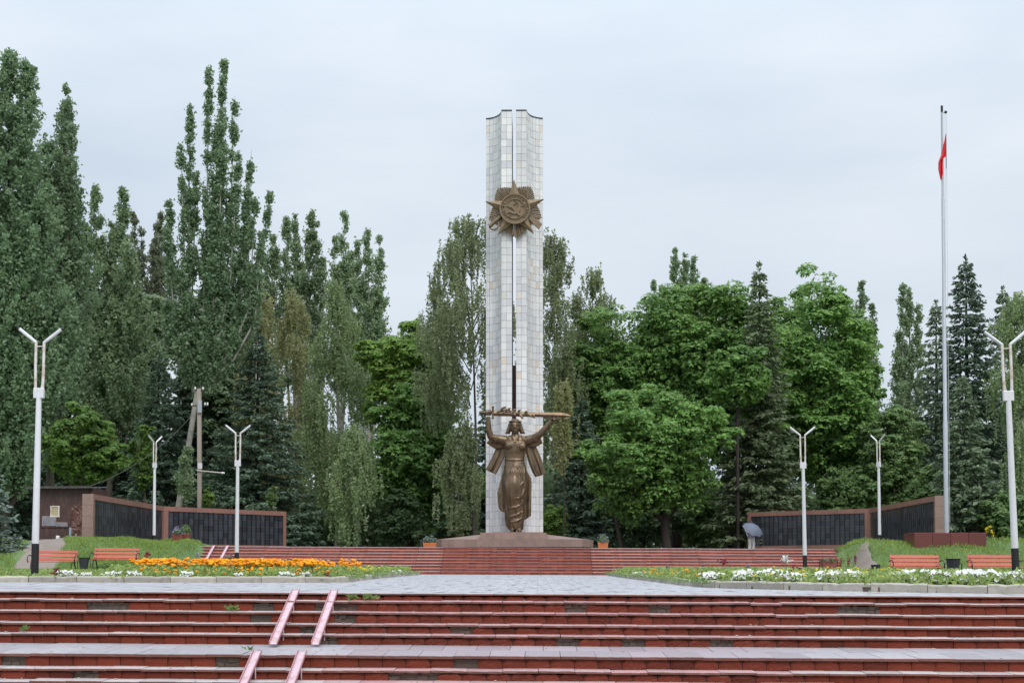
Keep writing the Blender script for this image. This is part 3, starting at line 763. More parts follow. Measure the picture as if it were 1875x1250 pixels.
for i, ch in enumerate(txt):
    if ch == ' ': continue
    a = -128+ 256*i/(len(txt)-1)
    fc = bpy.data.curves.new('letter', 'FONT'); fc.body = ch; fc.size = .27; fc.extrude = .025; fc.align_x = 'CENTER'; fc.align_y = 'CENTER'; fc.resolution_u = 2
    tmp = bpy.data.objects.new('tmp', fc); COL.objects.link(tmp); dg = bpy.context.evaluated_depsgraph_get()
    me = bpy.data.meshes.new_from_object(tmp.evaluated_get(dg)); bpy.data.objects.remove(tmp); bpy.data.curves.remove(fc)
    me.materials.clear(); me.materials.append(Bz); p = pol(lr, a)
    o = ob('letter', me, dsk, (p[0], -.32, p[1])); o.rotation_euler = (Matrix.Rotation(R(a), 3, 'Y') @ Matrix.Rotation(R(90), 3, 'X')).to_euler()
def epx(x, y, d): return ((x-705)/9.615*k_, d, -(y-625)/9.615*k_)
sb = MB(); sb.tube([epx(450,745,-.1), epx(345,835,-.13), epx(255,915,-.13)], [.10,.115,.13], 10).build('sabre_grip', Bz, em, True)
MB().tube([epx(250,925,-.1), epx(290,975,-.13), epx(345,985,-.15), epx(395,950,-.15), epx(425,890,-.15), epx(405,850,-.13)], [.05,.05,.055,.055,.05,.04], 8).build('sabre_guard', Bz, em, True)
MB().tube([epx(325,740,-.1), epx(350,800,-.12), epx(400,830,-.12)], [.035,.045,.035], 8).build('sabre_quillon', Bz, em, True)
m_ = MB(); P = [epx(x, y, 0) for x, y in ((955,790),(1000,735),(1090,800),(1183,885),(1125,975),(1020,880))]
m_.add([(x, -.05, z) for x, _, z in P]+[(x, -.22, z) for x, _, z in P], [(5,4,3,2,1,0), (6,7,8,9,10,11)]+[(i, (i+1) % 6, 6+(i+1) % 6, 6+i) for i in range(6)]).build('rifle_butt', Bz, em)
# ------------------------------------------------------------------ bronze statue
SY = 77.25; ST = at(945, 970, SY)
stt = thing('statue', 'bronze statue of a woman raising a sword overhead before the obelisk', 'statue', (ST.x, SY, PB-.005))
K = SY/F/5.0
def sp(zx, zy, y=0.): return Vector(((zx-425)*K, y, (1192-zy)*K))
def remesh(m, name, mat, parent, vox, smooth_it=2, dec=None, thick=0):
    me = m.mesh(name, mat); o = ob(name, me)
    bm = bmesh.new(); bm.from_mesh(me); bmesh.ops.recalc_face_normals(bm, faces=bm.faces[:]); bm.to_mesh(me); bm.free()
    r = o.modifiers.new('r', 'REMESH'); r.mode = 'VOXEL'; r.voxel_size = vox
    if smooth_it:
        s_ = o.modifiers.new('s', 'SMOOTH'); s_.factor = .5; s_.iterations = smooth_it
    dg = bpy.context.evaluated_depsgraph_get(); me2 = bpy.data.meshes.new_from_object(o.evaluated_get(dg)); bpy.data.objects.remove(o)
    me2.name = name; me2.materials.clear(); me2.materials.append(mat); me2.polygons.foreach_set('use_smooth', [True]*len(me2.polygons))
    return ob(name, me2, parent)
def interp(tab, z):
    if z >= tab[0][0]: return tab[0][1:]
    for a, b in zip(tab, tab[1:]):
        if b[0] <= z <= a[0]:
            t = (a[0]-z)/(a[0]-b[0]+1e-9); t = t*t*(3-2*t)
            return [p+(q-p)*t for p, q in zip(a[1:], b[1:])]
    return tab[-1][1:]
# table: zoom y -> left x, right x, front depth, back depth (zoom units)
DR = [(-540, 325,497,62,56), (-600, 312,512,72,62), (-660, 302,522,88,66), (-760, 300,520,104,64), (-860, 305,512,100,62), (-960, 318,500,84,60),
      (-1060, 324,496,74,58), (-1120, 332,492,70,56), (-1168, 356,486,62,50)]
def dress_front(x, zy):
    l, r, f, b = interp(DR, -zy); c = (l+r)/2; h = (r-l)/2; u = max(-1, min(1, (x-c)/h))
    return -f*math.sqrt(max(0, 1-u*u))
body = MB()
rings = []
for i in range(48):
    zy = 540+(1168-540)*i/47; l, r, f, b = interp(DR, -zy); c = (l+r)/2; h = (r-l)/2; low = (zy-540)/628; ring = []
    for k in range(72):
        a = 2*math.pi*k/72; ca, sa = math.cos(a), math.sin(a)
        fold = 1+low**.8*(.05*math.sin(9*a+zy*.013)+.035*math.sin(15*a-zy*.011+1))+.02*math.sin(5*a-zy*.03)
        if zy > 1040: fold += .03*math.sin(22*a)*(zy-1040)/128
        # the advancing knee pushes the cloth out on the left
        kn = .22*math.exp(-((zy-800)/120)**2)*max(0, math.cos(a+math.pi*.62))**2 if sa < 0 else 0
        ring.append(sp(c+h*ca*fold, zy, (f if sa < 0 else b)*sa*(fold+kn)*K))
    rings.append(ring)
body.loft(rings)
TO = [(-300, 372,462,36,40), (-322, 322,528,44,52), (-345, 300,548,54,58), (-390, 306,528,66,58), (-440, 314,512,66,54), (-490, 318,505,60,52), (-530, 322,498,60,52), (-560, 322,500,64,54)]
rings = []
for i in range(20):
    zy = 302+(558-302)*i/19; l, r, f, b = interp(TO, -zy); c = (l+r)/2; h = (r-l)/2
    rings.append([sp(c+h*math.cos(2*math.pi*k/40), zy, (f if math.sin(2*math.pi*k/40) < 0 else b)*math.sin(2*math.pi*k/40)*K) for k in range(40)])
body.loft(rings)
for zx, zy in ((360,402),(478,410)): body.ell(sp(zx, zy, -50*K), (38*K, 26*K, 36*K))
body.tube([sp(418,330), sp(417,300,-4*K), sp(416,268,-8*K)], [46*K, 33*K, 32*K], 14)
# open vest fronts and neck chain
for pts_, rr in (([(362,318),(338,350),(326,400),(320,450),(318,500)], 7), ([(474,318),(500,345),(508,400),(508,450),(503,492)], 7)):
    body.tube([sp(x, y, (-(interp(TO, -y)[2])*math.sqrt(max(.05, 1-((x-(interp(TO, -y)[0]+interp(TO, -y)[1])/2)/((interp(TO, -y)[1]-interp(TO, -y)[0])/2))**2))-4)*K) for x, y in pts_], rr*K, 8)
body.tube([sp(380,300,-36*K), sp(398,345,-62*K), sp(418,372,-74*K), sp(440,345,-62*K), sp(458,302,-36*K)], 3.5*K, 6)
# sash and belt
for off, rr in ((530, 5), (552, 4)):
    body.tube([sp((l0:=interp(TO, -off))[0]-3+(l0[1]-l0[0]+6)*t, off+(12 if off > 540 else 3)*math.sin(math.pi*t)*(1 if off > 540 else .5), -62*K*math.sqrt(max(.01, 1-(2*t-1)**2))) for t in np.linspace(0, 1, 15)], rr*K, 6)
# sweeping folds on the skirt
def foldline(pts, r0, r1, lift=0):
    P = []; 
    for x, y in pts: P.append((x, y))
    Q = []
    for i in range(len(P)-1):
        for t in np.linspace(0, 1, 6, endpoint=(i == len(P)-2)):
            x = P[i][0]+(P[i+1][0]-P[i][0])*t; y = P[i][1]+(P[i+1][1]-P[i][1])*t
            Q.append(sp(x, y, (dress_front(x, y)-lift)*K))
    n = len(Q); body.tube(Q, [(r0+(r1-r0)*i/(n-1))*K*(.35+.65*math.sin(math.pi*(i+.6)/(n+.2))) for i in range(n)], 8)
for F_ in ([(410,572),(380,640),(345,720),(320,800)], [(412,572),(400,660),(385,760),(360,850)], [(418,572),(430,660),(440,740),(430,820)], [(425,572),(460,630),(490,720),(500,800)],
           [(500,590),(505,700),(500,800),(480,860),(400,860),(320,880)], [(510,640),(490,740),(440,800),(360,835),(315,850)], [(498,860),(440,885),(370,890),(318,915)],
           [(495,925),(430,965),(360,975)], [(492,1000),(420,1040),(350,1060)], [(488,1060),(430,1090),(352,1110)], [(455,870),(462,960),(455,1060)], [(480,900),(484,1000),(478,1120)]):
    foldline(F_, 12, 8, 2)
# cloak tails behind the skirt
def sheet(m, A, B, nu, nv, thick, yf):
    V = []; 
    for s_ in (0, 1):
        for j in range(nv+1):
            v = j/nv
            for i in range(nu+1):
                u = i/nu; a = interp1(A, v); b = interp1(B, v); x = a[0]+(b[0]-a[0])*u; y = a[1]+(b[1]-a[1])*u
                V.append(sp(x, y, (yf(u, v)+(thick if s_ else 0))*K))
    w = nu+1; o = w*(nv+1); Fs = []
    for j in range(nv):
        for i in range(nu):
            q = (j*w+i, j*w+i+1, (j+1)*w+i+1, (j+1)*w+i); Fs += [q, tuple(o+t for t in reversed(q))]
    rim = [i for i in range(w)]+[j*w+nu for j in range(1, nv+1)]+[nv*w+i for i in range(nu-1, -1, -1)]+[j*w for j in range(nv-1, 0, -1)]
    Fs += [(rim[(k+1) % len(rim)], rim[k], o+rim[k], o+rim[(k+1) % len(rim)]) for k in range(len(rim))]
    m.add(V, Fs)
def interp1(P, v):
    n = len(P)-1; f = v*n; i = min(n-1, int(f)); t = f-i
    return (P[i][0]+(P[i+1][0]-P[i][0])*t, P[i][1]+(P[i+1][1]-P[i][1])*t)
sheet(body, [(330,580),(302,650),(275,740),(252,830),(256,910),(266,975),(300,1006)], [(400,580),(400,660),(400,740),(400,820),(390,900),(372,960),(350,1000)], 16, 18, 34,
      lambda u, v: 8-22*v*(1-u)*.6+10*math.sin(11*u+2*v)*v)
sheet(body, [(440,580),(440,680),(440,780),(450,880),(460,980),(480,1095)], [(500,575),(540,655),(566,700),(566,800),(565,920),(562,1040)], 16, 18, 34,
      lambda u, v: 4+10*math.sin(10*u+1+2.2*v)*v-8*u)
sheet(body, [(330,960),(322,1040),(325,1100),(352,1140)], [(400,960),(400,1040),(400,1100),(400,1140)], 8, 8, 30, lambda u, v: 18+6*math.sin(9*u))
# arms
body.tube([sp(318,352,4*K), sp(250,338,-14*K), sp(192,316,-40*K), sp(174,262,-52*K), sp(172,200,-60*K), sp(170,138,-64*K)], [44*K,40*K,33*K,30*K,25*K,19*K], 14)
body.tube([sp(532,352,4*K), sp(590,330,-14*K), sp(650,294,-40*K), sp(690,248,-52*K), sp(722,210,-60*K), sp(750,178,-66*K)], [44*K,38*K,32*K,28*K,23*K,18*K], 14)
# open short sleeves
body.tube([sp(330,350), sp(275,340,-8*K), sp(222,352,-20*K), sp(190,372,-24*K)], [44*K,42*K,36*K,14*K], 14)
body.add([sp(270,300,-30*K), sp(205,330,-48*K), sp(150,372,-34*K), sp(234,428,-14*K), sp(305,420,0), sp(270,300,20*K), sp(215,330,18*K), sp(156,376,6*K), sp(236,430,16*K), sp(305,420,30*K)],
         [(0,1,2,3,4), (9,8,7,6,5), (0,5,6,1), (1,6,7,2), (2,7,8,3), (3,8,9,4), (4,9,5,0)])
body.tube([sp(520,350), sp(580,335,-8*K), sp(630,345,-20*K)], [44*K,40*K,30*K], 14)
body.add([sp(575,300,-30*K), sp(640,312,-44*K), sp(670,376,-34*K), sp(592,416,-14*K), sp(540,410,0), sp(575,300,20*K), sp(640,312,14*K), sp(668,378,6*K), sp(592,418,16*K), sp(540,410,30*K)],
         [(4,3,2,1,0), (5,6,7,8,9), (1,6,5,0), (2,7,6,1), (3,8,7,2), (4,9,8,3), (0,5,9,4)])
# right fist round the grip, left palm under the blade
body.ell(sp(170,104,-66*K), (26*K, 20*K, 22*K))
for i in range(4):
    x = 152+i*13; body.tube([sp(x,122,-62*K), sp(x,118,-88*K), sp(x,98,-92*K), sp(x,82,-82*K), sp(x+1,80,-66*K)], [7.5*K]*5, 8)
body.tube([sp(190,120,-60*K), sp(202,104,-70*K), sp(196,88,-78*K)], [8*K, 8*K, 6*K], 8)
body.ell(sp(768,168,-66*K), (28*K, 20*K, 14*K), rot=Matrix.Rotation(R(12), 3, 'Y'))
for i in range(4):
    y = -54-i*9; body.tube([sp(780,170,y*K), sp(800,160,(y-2)*K), sp(812-abs(i-1)*3,146,(y-2)*K), sp(812-abs(i-1)*3,130+i*2,(y+1)*K)], [7*K,6.5*K,6*K,5*K], 8)
body.tube([sp(748,172,-84*K), sp(760,158,-96*K), sp(774,146,-98*K)], [7.5*K, 7*K, 5.5*K], 8)
# head
body.ell(sp(416,222,-14*K), (50*K, 60*K, 66*K), 20, 14); body.ell(sp(416,262,-34*K), (34*K, 34*K, 27*K), 14, 10); body.ell(sp(416,240,-32*K), (45*K, 40*K, 36*K), 14, 10)
body.tube([sp(416,205,-68*K), sp(416,225,-78*K), sp(416,240,-84*K), sp(416,247,-72*K)], [6*K,8*K,10*K,6*K], 8)
for s_ in (-1, 1):
    body.tube([sp(416+s_*8,206,-69*K), sp(416+s_*24,201,-68*K), sp(416+s_*42,209,-52*K)], [5*K,6*K,4*K], 8)
    body.ell(sp(416+s_*22,215,-63*K), (10*K, 7*K, 5*K), 10, 6)
body.tube([sp(400,262,-66*K), sp(416,259,-71*K), sp(432,262,-66*K)], [4*K,5.5*K,4*K], 8); body.tube([sp(403,269,-64*K), sp(416,271,-69*K), sp(429,269,-64*K)], [4*K,6*K,4*K], 8)
body.ell(sp(416,282,-56*K), (17*K, 13*K, 10*K), 10, 6)
# bobbed hair with a head band
body.ell(sp(416,212,8*K), (60*K, 62*K, 66*K), 20, 14)
for s_ in (-1, 1):
    rings = []
    for i in range(9):
        t = i/8; zy = 195+92*t; xo = 52+26*t**1.6; w = 17+7*t
        rings.append([sp(416+s_*(xo-6)+w*math.cos(2*math.pi*k/14), zy+6*t*math.sin(k), (2+(40-6*t)*math.sin(2*math.pi*k/14))*K) for k in range(14)])
    body.loft(rings)
body.tube([sp(416+54*math.sin(a), 176+6*math.cos(a), (-6-58*math.cos(a))*K) for a in np.linspace(-1.5, 1.5, 15)], 7*K, 8)
# feet
for zx in (388, 456):
    body.tube([sp(zx,1165,10*K), sp(zx,1178,-20*K), sp(zx,1183,-62*K), sp(zx,1186,-86*K)], [20*K,20*K,17*K,9*K], 12)
fig = remesh(body, 'figure', M['bronze'], stt, .027, 2)
# the cloak falling from both shoulders
ck = MB()
sheet(ck, [(262,385),(234,432),(200,508),(166,575),(141,614)], [(345,380),(332,440),(314,510),(277,590),(239,662)], 26, 20, 24, lambda u, v: 14+11*v*math.sin(11*u+1.5*v)+6*v*math.sin(25*u))
remesh(ck, 'cloak_side', M['bronze'], stt, .022, 2)
ck = MB()
sheet(ck, [(508,375),(513,460),(542,560),(573,640),(602,686)], [(592,372),(622,432),(654,505),(683,592),(696,656)], 26, 20, 24, lambda u, v: 12+11*v*math.sin(11*u+2+1.5*v)+6*v*math.sin(25*u))
remesh(ck, 'cloak_side', M['bronze'], stt, .022, 2)
# sword
yb = -70*K; bl = MB(); a0 = sp(222,108,yb); a1 = sp(858,127,yb); tp = sp(936,133,yb); hw = 24*K
bl.add([a0+Vector((0,0,hw)), a0+Vector((0,-.07,0)), a0-Vector((0,0,hw)), a0+Vector((0,.07,0)), a1+Vector((0,0,hw*.95)), a1+Vector((0,-.06,0)), a1-Vector((0,0,hw*.95)), a1+Vector((0,.06,0)), tp],
       [(0,1,5,4),(1,2,6,5),(2,3,7,6),(3,0,4,7),(4,5,8),(5,6,8),(6,7,8),(7,4,8),(3,2,1,0)])
swd = bl.build('sword_blade', M['bronze'], stt)
MB().tube([sp(216,42,yb), sp(215,50,yb), sp(215,60,yb), sp(214,100,yb), sp(214,140,yb), sp(214,150,yb), sp(214,160,yb)], [.03,.075,.05,.06,.05,.075,.03], 10).build('sword_guard', M['bronze'], stt, True)
MB().tube([sp(224,107,yb), sp(200,105,yb), sp(150,102,yb), sp(128,100,yb), sp(118,99,yb), sp(98,98,yb), sp(86,97,yb)], [.055,.05,.058,.05,.05,.085,.03], 10).build('sword_hilt', M['bronze'], stt, True)
lb = MB(); pts = []
for i in range(30):
    t = i/29; pts.append(sp(250+350*t, 100+22*math.sin(5.5*t+3.4)+12*t, yb-(.03+.09*abs(math.cos(5.5*t+.5)))))
lb.tube(pts, [.035*(1-.5*i/29) for i in range(30)], 8); stem = lb.build('laurel_branch', M['bronze'], stt, True)
def leaf3d(c, d, L, w):
    d = d.normalized(); s_ = d.cross(Vector((0,1,0))).normalized()
    if s_.length < .1: s_ = Vector((1,0,0))
    n_ = Vector((0,-1,0)); P = []
    m = MB(); P = [c, c+d*L*.25+s_*w*.8, c+d*L*.55+s_*w, c+d*L, c+d*L*.55-s_*w, c+d*L*.25-s_*w*.8]
    m.add([p+n_*.02 for p in P]+[c+d*L*.5+n_*.06]+[p-n_*.02 for p in P], [(6,1,0),(6,2,1),(6,3,2),(6,4,3),(6,5,4),(6,0,5)]+[(0,1,8,7),(1,2,9,8),(2,3,10,9),(3,4,11,10),(4,5,12,11),(5,0,7,12),(7,8,9,10,11,12)])
    return m
for zx, zy, dx, dz, L in ((285,85,.8,1,.26),(300,72,1,.7,.28),(318,82,1,.2,.27),(305,95,.6,-.6,.2),(350,82,.8,.8,.22),(395,88,1,.5,.22),(400,108,.7,-.8,.22),(440,95,1,.6,.22),(455,118,.8,-.9,.27),(470,128,.6,-1,.26),(500,104,1,.4,.24),(545,118,.8,-1,.24),(560,122,1,-.3,.26),(575,132,.7,-.7,.22)):
    leaf3d(sp(zx, zy, yb-.1), Vector((dx, -.15, dz)), L, .07).build('laurel_leaf', M['bronze'], stem)
# ------------------------------------------------------------------ memorial walls
PLQ = {}
def mem_wall(name_label, inner, corner, outer, side, seed):
    base = TER_Z-.1; H = 2.6
    t = thing('memorial_wall', name_label, 'memorial wall', (corner[0], corner[1], base))
    rg = np.random.RandomState(seed)
    for (A, B, cols, seg) in ((inner, corner, 24, 0), (corner, outer, 34, 1)):
        a = Vector((A[0]-corner[0], A[1]-corner[1])); b = Vector((B[0]-corner[0], B[1]-corner[1])); d = (b-a); L = d.length; e = d/L
        n = Vector((e.y, -e.x)) if side < 0 else Vector((-e.y, e.x))
        mid_ = (Vector(A)+Vector(B))/2
        if n.dot(-mid_) < 0: n = -n
        if seg == 1: n = Vector((1, 0)) if side < 0 else Vector((-1, 0)); n = (n-e*n.dot(e)).normalized()
        def slab(u0, u1, z0, z1, y0, y1, nm, mat):     # y measured along the face normal
            p = [a+e*u0+n*y0, a+e*u1+n*y0, a+e*u1+n*y1, a+e*u0+n*y1]
            m = MB().add([(q.x, q.y, z0) for q in p]+[(q.x, q.y, z1) for q in p], [(0,3,2,1),(4,5,6,7),(0,1,5,4),(1,2,6,5),(2,3,7,6),(3,0,4,7)])
            bm = bmesh.new(); o = m.build(nm, mat, t); bm.from_mesh(o.data); bmesh.ops.recalc_face_normals(bm, faces=bm.faces[:]); bm.to_mesh(o.data); bm.free(); return o
        e0 = .02 if seg == 0 else .26
        slab(e0, L-.03, .05, H-.02, -.36, -.03, 'wall_core', M['granite_red'])
        fr = .26
        npan = 8 if seg == 0 else 11
        for i in range(npan):
            u0 = L*i/npan+.004; u1 = L*(i+1)/npan-.004
            slab(u0, u1, H-fr, H, -.38, .05, 'frame_top', M['granite_red']); slab(u0, u1, 0, .52, -.38, .05, 'frame_bottom', M['granite_red'])
        slab(0 if seg == 0 else .02, .24 if seg == 0 else .2, .522, H-fr-.002, -.38, .048, 'frame_post', M['granite_red'])
        slab(L-.34, L, .522, H-fr-.002, -.38, .048, 'frame_post', M['granite_red'])
        if seg == 1:
            for j in range(5):
                slab(L+.002, L+.05, .52*j+.004, .52*(j+1)-.004, -.42, .09, 'end_block', M['granite'])
        U0 = .25 if seg == 0 else .22; U1 = L-.36; cw = (U1-U0)/cols; rows = 5; z0 = .53; ch = (H-fr-.01-z0)/rows
        key = (round(cw, 3), round(ch, 3))
        if key not in PLQ: PLQ[key] = MB().box((-cw/2+.006, -.02, .006), (cw/2-.006, .02, ch-.006)).mesh('name plaque', M['plaque'])
        ang = math.atan2(-n.x, n.y) + math.pi
        for i in range(cols):
            for j in range(rows):
                c = a+e*(U0+(i+.5)*cw)+n*(-.005+rg.normal(0, .004))
                ob('name_plaque', PLQ[key], t, (c.x, c.y, z0+j*ch), (rg.normal(0, .006), 0, ang+rg.normal(0, .006)))
zt = TER_Z+2.5
def wpt(px, py): d = (zt-ZC)*F/(1041-py); return (X(px, d), d)
mem_wall('left memorial wall of black name plaques in a red granite frame beside the shed', wpt(523, 936), wpt(298, 926), wpt(167, 903), -1, 1)
mem_wall('right memorial wall of black name plaques in a red granite frame by the flagpole', wpt(1370, 938), wpt(1594, 931), wpt(1716, 907.5), 1, 2)
# ------------------------------------------------------------------ lamps
def lamp_proto():
    t = thing('street_lamp', '', 'street lamp')
    MB().tube([(0,0,-.3), (0,0,.80)], [.088, .086], 14).build('black_base', M['black'], t, True)
    MB().tube([(0,0,.80), (0,0,2.4), (0,0,4.36)], [.082, .074, .062], 14).build('pole', M['white_pole'], t, True)
    bevel(MB().box((-.12,-.055,4.22), (.12,.055,4.46)).build('bracket', M['white_pole'], t), .012)
    for s in (-1, 1):
        u = MB().tube([(s*.085,0,4.40), (s*.095,0,5.0), (s*.095,0,5.56)], [.034,.033,.032], 10).build('upright', M['rusty_white'], t, True)
        MB().tube([(s*.095,0,5.54), (s*.30,0,5.70), (s*.50,0,5.86)], [.036,.042,.040], 10).build('lamp_arm', M['white_pole'], t, True)
        MB().tube([(s*.498,0,5.858), (s*.54,0,5.892)], [.043,.030], 10).build('lamp_tip', M['iron'], t, True)
        MB().tube([(s*.03,-.03,4.36), (s*.085,-.02,4.62)], [.012,.012], 6).build('cable', M['wire_pale'], t)
    MB().tube([(-.095,0,5.45), (.095,0,5.45)], .012, 6).build('tie_bar', M['rusty_white'], t)
    return t
lp = lamp_proto()
for i, (px, d, z, rz, lab, lean) in enumerate([
        (64, 33.2, None, 0, 'tall white lamp with black base by the left flower bed, largest on the left', .012),
        (1860, 33.2, None, 0, 'tall white lamp with black base at the right picture edge', -.03),
        (433.5, 56.3, None, 0, 'white V-armed lamp beside the planter before the left stairs', .004),
        (1474, 56.3, None, 0, 'white V-armed lamp standing before the right stairs', -.012),
        (282, 72, 1.28, 62, 'narrow-looking white lamp in front of the left memorial wall', 0),
        (1611, 72, 1.28, -58, 'narrow-looking white lamp in front of the right memorial wall', -.008)]):
    o = lp if i == 0 else copy_tree(lp)
    x = X(px, d); o.location = (x, d, bed_z(x, d) if z is None else z); o.rotation_euler = (0, lean, R(rz)); tag(o, lab, 'street lamp', 'twin-armed white lamps')
# ------------------------------------------------------------------ benches and bins
def bench_proto():
    t = thing('park_bench', '', 'bench'); L = 1.7
    for k, (y, z) in enumerate(((.17,.52),(.215,.655),(.26,.79))):
        o = MB().obox((-L/2,y,z), (L/2,y,z), .028, .105, (0,.32,1)).build('back_slat', M['slat'], t); bevel(o, .008)
    for y in (-.26,-.13,0.,.1):
        o = MB().obox((-L/2,y,.42), (L/2,y,.42), .105, .032).build('seat_slat', M['slat'], t); bevel(o, .008)
    for s in (-1, 1):
        x = s*(L/2-.1)
        MB().tube([(x,.40,0), (x,.24,.22), (x,.10,.385), (x,.17,.50), (x,.24,.66), (x,.29,.86)], .022, 8).build('back_frame', M['iron'], t, True)
        MB().tube([(x,-.34,0), (x,-.33,.2), (x,-.30,.37), (x,-.1,.395), (x,.10,.392)], .022, 8).build('leg', M['iron'], t, True)
        xa = s*(L/2+.02)
        MB().tube([(xa,.22,.62), (xa,.05,.66), (xa,-.18,.665), (xa,-.33,.60), (xa,-.36,.48), (xa,-.29,.40)], .018, 8).build('armrest', M['iron'], t, True)
    return t
bp = bench_proto()
for i, (px, d, rz, lab) in enumerate([
        (98, 58.8, 4, 'orange-red slatted bench behind the large left lamp beside the dirt path'),
        (211, 59.0, 3, 'orange-red slatted bench on the left between two dark bins'),
        (1677, 49.5, 0, 'red slatted bench on the right below the grass bank, left of the bin'),
        (1822, 47.5, 0, 'red slatted bench partly behind the large right lamp')]):
    o = bp if i == 0 else copy_tree(bp); x = X(px, d)
    o.location = (x, d, max(ground_z(x, d), plaza_z(x, d)+.0)); o.rotation_euler = (0, ROLL, R(rz)); k9 = 1.1 if px < 900 else 1.0; o.scale = (k9, k9, k9); tag(o, lab, 'bench', 'park benches')
kind(ob('lawn_strip', grid_mesh([-40,-30,-22,-16,-12,-10], [57.0, 58, 59], lambda x, y: ground_z(x, y)+.03, M['lawn'], 'lawn strip')), 'structure')
def bin_proto():
    t = thing('litter_bin', '', 'litter bin'); n = 14
    prof = [(.13,.12),(.20,.58),(.225,.60),(.205,.60),(.13,.20)]
    V = [(r*math.cos(2*math.pi*k/n), r*math.sin(2*math.pi*k/n), z) for r, z in prof for k in range(n)]
    MB().add(V, [(i*n+k, i*n+(k+1) % n, (i+1)*n+(k+1) % n, (i+1)*n+k) for i in range(len(prof)-1) for k in range(n)]+[tuple(range(n-1,-1,-1)), tuple(4*n+k for k in range(n))]).build('bucket', M['bin'], t)
    for s in (-1, 1): MB().tube([(s*.24,0,0),(s*.24,0,.45),(s*.20,0,.48)], .014, 6).build('stand_leg', M['iron'], t)
    return t
bn = bin_proto()
for i, (px, d, s, lab) in enumerate([(154, 58.3, 1.1, 'dark litter bin between the two left benches'), (266, 58.4, 1.05, 'dark litter bin right of the second left bench'),
        (1603, 51.5, .85, 'small dark litter bin left of the right benches'), (1745, 48.5, 1.2, 'dark litter bin between the two right benches')]):
    o = bn if i == 0 else copy_tree(bn); x = X(px, d); o.location = (x, d, max(ground_z(x, d), plaza_z(x, d))); o.scale = (s, s, s); tag(o, lab, 'litter bin', 'litter bins')
# ------------------------------------------------------------------ flagpole on its granite base
fd = 65.0; fx0 = X(1733.5, fd); fz0 = 1.95; ftop = at(1724.5, 194, fd)
t = thing('granite_plinth', 'low dark red granite block under the flagpole on the right bank', 'plinth', (X(1730, 64.6), 64.6, 1.2))
wq = (1794-1664)/2/F*64
for i in range(4):
    o = MB().box((-wq+2*wq*i/4+.004, -.9, 0), (-wq+2*wq*(i+1)/4-.004, 1.0, .78)).build('granite_block', M['granite_dark'], t); bevel(o, .01)
fp = thing('flagpole', 'tall grey steel flagpole with stepped sections and a limp red flag', 'flagpole', (fx0, fd, fz0))
top = ftop-Vector((fx0, fd, fz0)); secs = [(0,.105),(.26,.105),(.262,.092),(.55,.086),(.552,.074),(.78,.068),(.782,.058),(.985,.05)]
MB().tube([top*f for f, r in secs], [r for f, r in secs], 12).build('pole', M['galv'], fp, True)
MB().tube([top*.985, top], .055, 10).build('pole_cap', M['iron'], fp)
pv = top*.985; pp = pv+Vector((.17,-.02,.12)); pp = at(1731.5, 205.5, fd)-Vector((fx0, fd, fz0))
MB().tube([at(1725, 206.5, fd)-Vector((fx0, fd, fz0)), pp], .03, 8).build('pulley_arm', M['galv'], fp); MB().ell(pp, (.075,.06,.07)).build('pulley', M['iron'], fp, True)
MB().tube([pp+Vector((.03,0,0)), at(1735.5, 600, fd)-Vector((fx0, fd, fz0)), Vector((.14,-.05,.5))], .009, 5).build('halyard', M['wire_pale'], fp)
MB().tube([pp-Vector((.03,0,0)), at(1731.5, 600, fd)-Vector((fx0, fd, fz0)), Vector((.09,-.05,.5))], .009, 5).build('halyard', M['wire_pale'], fp)
def flag():
    Lf = [(1731.6,247),(1727,268),(1722.5,286),(1718.6,297),(1718.4,310),(1720,318),(1722.5,329)]
    Rt = [(1732.3,247),(1732.6,268),(1732.8,286),(1726.5,291),(1726.8,305),(1727,318),(1723.2,330)]
    V = []; n = 14
    for j in range(25):
        v = j/24
        a = interp1(Lf, v); b = interp1(Rt, v)
        for i in range(n+1):
            u = i/n; p = at(a[0]+(b[0]-a[0])*u, a[1]+(b[1]-a[1])*u, fd-.15+.07*math.sin(u*9+v*4)*min(1, v*3)+.03*math.sin(u*21+v*2))
            V.append(p-Vector((fx0, fd, fz0)))
    Q = [(j*(n+1)+i, j*(n+1)+i+1, (j+1)*(n+1)+i+1, (j+1)*(n+1)+i) for j in range(24) for i in range(n)]
    o = MB().add(V, Q).build('flag', M['flag'], fp, True); s_ = o.modifiers.new('s', 'SOLIDIFY'); s_.thickness = .012
    MB().tube([at(1732, 245.5, fd-.14)-Vector((fx0, fd, fz0)), at(1732.8, 309, fd-.14)-Vector((fx0, fd, fz0))], .014, 6).build('flag_cord', M['wire'], fp)
flag()
